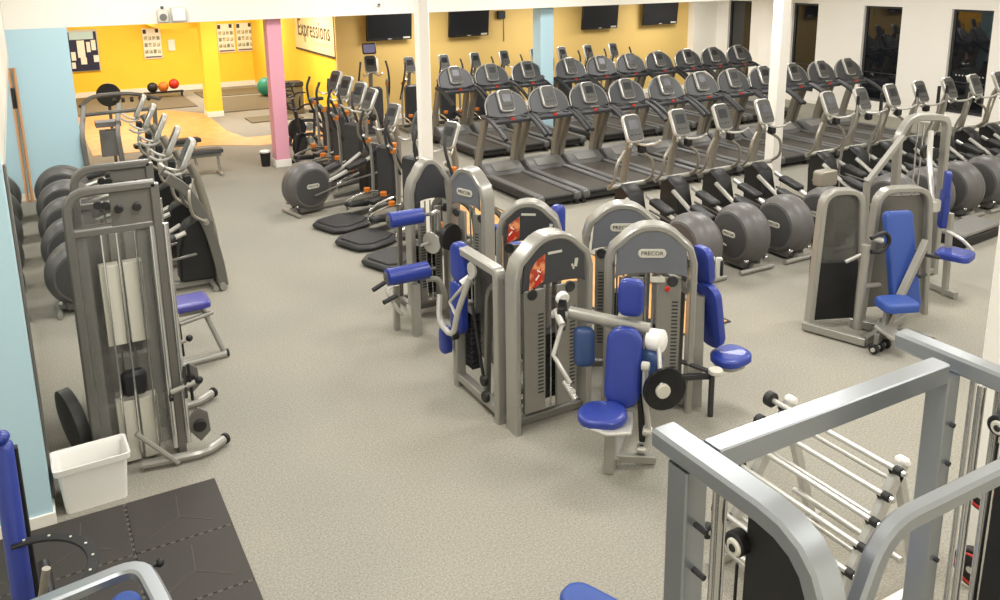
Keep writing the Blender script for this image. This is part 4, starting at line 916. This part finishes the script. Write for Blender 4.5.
# ------------------------------------------------------------ near left: partly seen machine
t = thing('torso_machine', 'silver machine with tall dark blue pad and black numbered arc, near left corner', 'exercise machine', (0, 0, 0))
MB().pad((0, 0, 0), (.1, .95, .09), (0, 0, 0), .04).xf(M_((-.335, 4.5, .93), (math.radians(76), 0, 0))).obj('long_pad', t, 'blue_vinyl')
MB().sph((-.335, 4.6, 1.42), .045, (1, 1, .8)).obj('top_knob', t, 'blue_vinyl')
MB().bar([(-.31, 4.6, 0), (-.31, 4.66, 1.32)], .08, .05).obj('pad_post', t, 'black')
a = MB().use('black'); pts = []
for i in range(13):
    an = math.radians(100-i*11); pts.append((-.3+.3*math.cos(an), 4.15+.3*math.sin(an), .9))
a.bar(pts, .015, .055, (0, 0, 1), 0, .004)
a.use('badge')
for i in range(1, 12, 2):
    an = math.radians(100-i*11); a.box((-.3+.3*math.cos(an), 4.15+.3*math.sin(an), .911), (.012, .012, .004), bev=0)
a.obj('numbered_arc', t)
f = MB(); f.bar([(-.5, 3.9, .88), (.2, 4.0, .88), (.26, 3.6, .88), (.26, 3.2, .88)], .06, .08, (0, 0, 1), .12, .012); f.bar([(.24, 3.75, .0), (.24, 3.75, .86)], .07, .07); f.bar([(-.45, 3.9, 0), (-.45, 3.9, .86)], .07, .07); f.obj('frame', t, 'rig_silver')
MB().lathe([(0, .05), (.02, .07), (.28, .07), (.3, .05)], (.1, 3.85, .62), (.0, -.4, 1), 18).obj('roller_pad', t, 'blue_light')
a = MB().use('black'); a.rod((.2, 3.96, .88), (.27, 3.97, .88), .014); a.sph((.28, 3.97, .88), .022); a.rod((-.2, 4.05, .75), (-.22, 4.3, .85), .03); a.use('champagne'); a.rod((-.26, 4.1, .7), (-.2, 4.1, .95), .02); a.obj('lock_pin', t)
MB().pad((-.52, 4.0, .98), (.16, .2, .1), (0, 0, 0), .07).obj('side_pad', t, 'blue_dark')
t = thing('adjustable_bench', 'blue padded bench left of the crossover rig, cut off at the bottom', 'bench', (2.14, 3.04, 0), 0)
MB().pad((0, 0, 0), (.2, .9, .08), (0, 0, 0), .09).xf(M_((.16, -.26, .5), (0, 0, math.radians(22)))).obj('bench_pad', t, 'blue_light')
a = MB(); a.bar([(.05, .0, .44), (.32, -.6, .44)], .06, .05, (0, 0, 1)); a.bar([(.16, -.3, 0), (.16, -.3, .43)], .06, .06); a.bar([(-.05, -.3, .03), (.4, -.3, .03)], .06, .06, (0, 1, 0)); a.obj('frame', t, 'silver')

# ------------------------------------------------------------ lights
def area(x, y, z, sx, sy, e, col=(1, .985, .965)):
    l = bpy.data.lights.new('lamp', 'AREA'); l.shape = 'RECTANGLE'; l.size = sx; l.size_y = sy; l.energy = e; l.color = col
    o = bpy.data.objects.new('lamp', l); COL.objects.link(o); o.location = (x, y, z); return o
def fitting(x, y, z, e, sx=1.2, sy=1.2, where=''):
    t = thing('ceiling_light', 'square ceiling light panel %s' % where, 'light', (x, y, z), 0, 'ceiling light panels')
    MB().box((0, 0, -.02), (sx+.08, sy+.08, .04)).obj('frame', t, 'white_paint'); MB().box((0, 0, -.044), (sx, sy, .01), bev=0).obj('diffuser', t, 'lamp')
    l = area(x, y, z-.06, sx, sy, e); l.parent = t; l.location = (0, 0, -.06)
EN = 104
for ix, x in enumerate((1.5, 5.5, 9.5, 14.5)):
    for iy, y in enumerate((1., 5.2, 9.4, 13.4)):
        fitting(x, y, Z_H, EN, where='over the main hall, out of view')
for x in (8.5, 12, 15.8): fitting(x, 17.9, Z_L, 75, where='under the low ceiling by the televisions')
for x, y in ((1.8, 21), (5.2, 20.5), (2.0, 25.4), (5.3, 25.4)): fitting(x, y, Z_L, 100, where='in the yellow room')

wd = bpy.data.worlds.new('world'); sc.world = wd; wd.use_nodes = True
wd.node_tree.nodes['Background'].inputs[0].default_value = (.05, .06, .08, 1); wd.node_tree.nodes['Background'].inputs[1].default_value = 1

# ------------------------------------------------------------ camera
yaw, pitch, roll, F, PY = .508072, .231752, -.0126132, 850.645, 165.95
fwd = Vector((math.sin(yaw)*math.cos(pitch), math.cos(yaw)*math.cos(pitch), -math.sin(pitch)))
rgt = Vector((math.cos(yaw), -math.sin(yaw), 0)); upv = rgt.cross(fwd)
c_, s_ = math.cos(roll), math.sin(roll)
r2 = rgt*c_+upv*s_; u2 = upv*c_-rgt*s_
cam = bpy.data.cameras.new('camera'); co = bpy.data.objects.new('camera', cam); COL.objects.link(co)
M = Matrix((r2, u2, -fwd)).transposed().to_4x4(); M.translation = Vector((0, 0, 3.7)); co.matrix_world = M
cam.sensor_width = 36; cam.sensor_fit = 'HORIZONTAL'; cam.lens = F*36/1000; cam.shift_y = -(300-PY)/1000
cam.clip_start = .05; cam.clip_end = 100
sc.camera = co
sc.view_settings.view_transform = 'Standard'; sc.view_settings.look = 'None'; sc.view_settings.gamma = 1; sc.view_settings.exposure = 0
sc.view_settings.use_curve_mapping = False
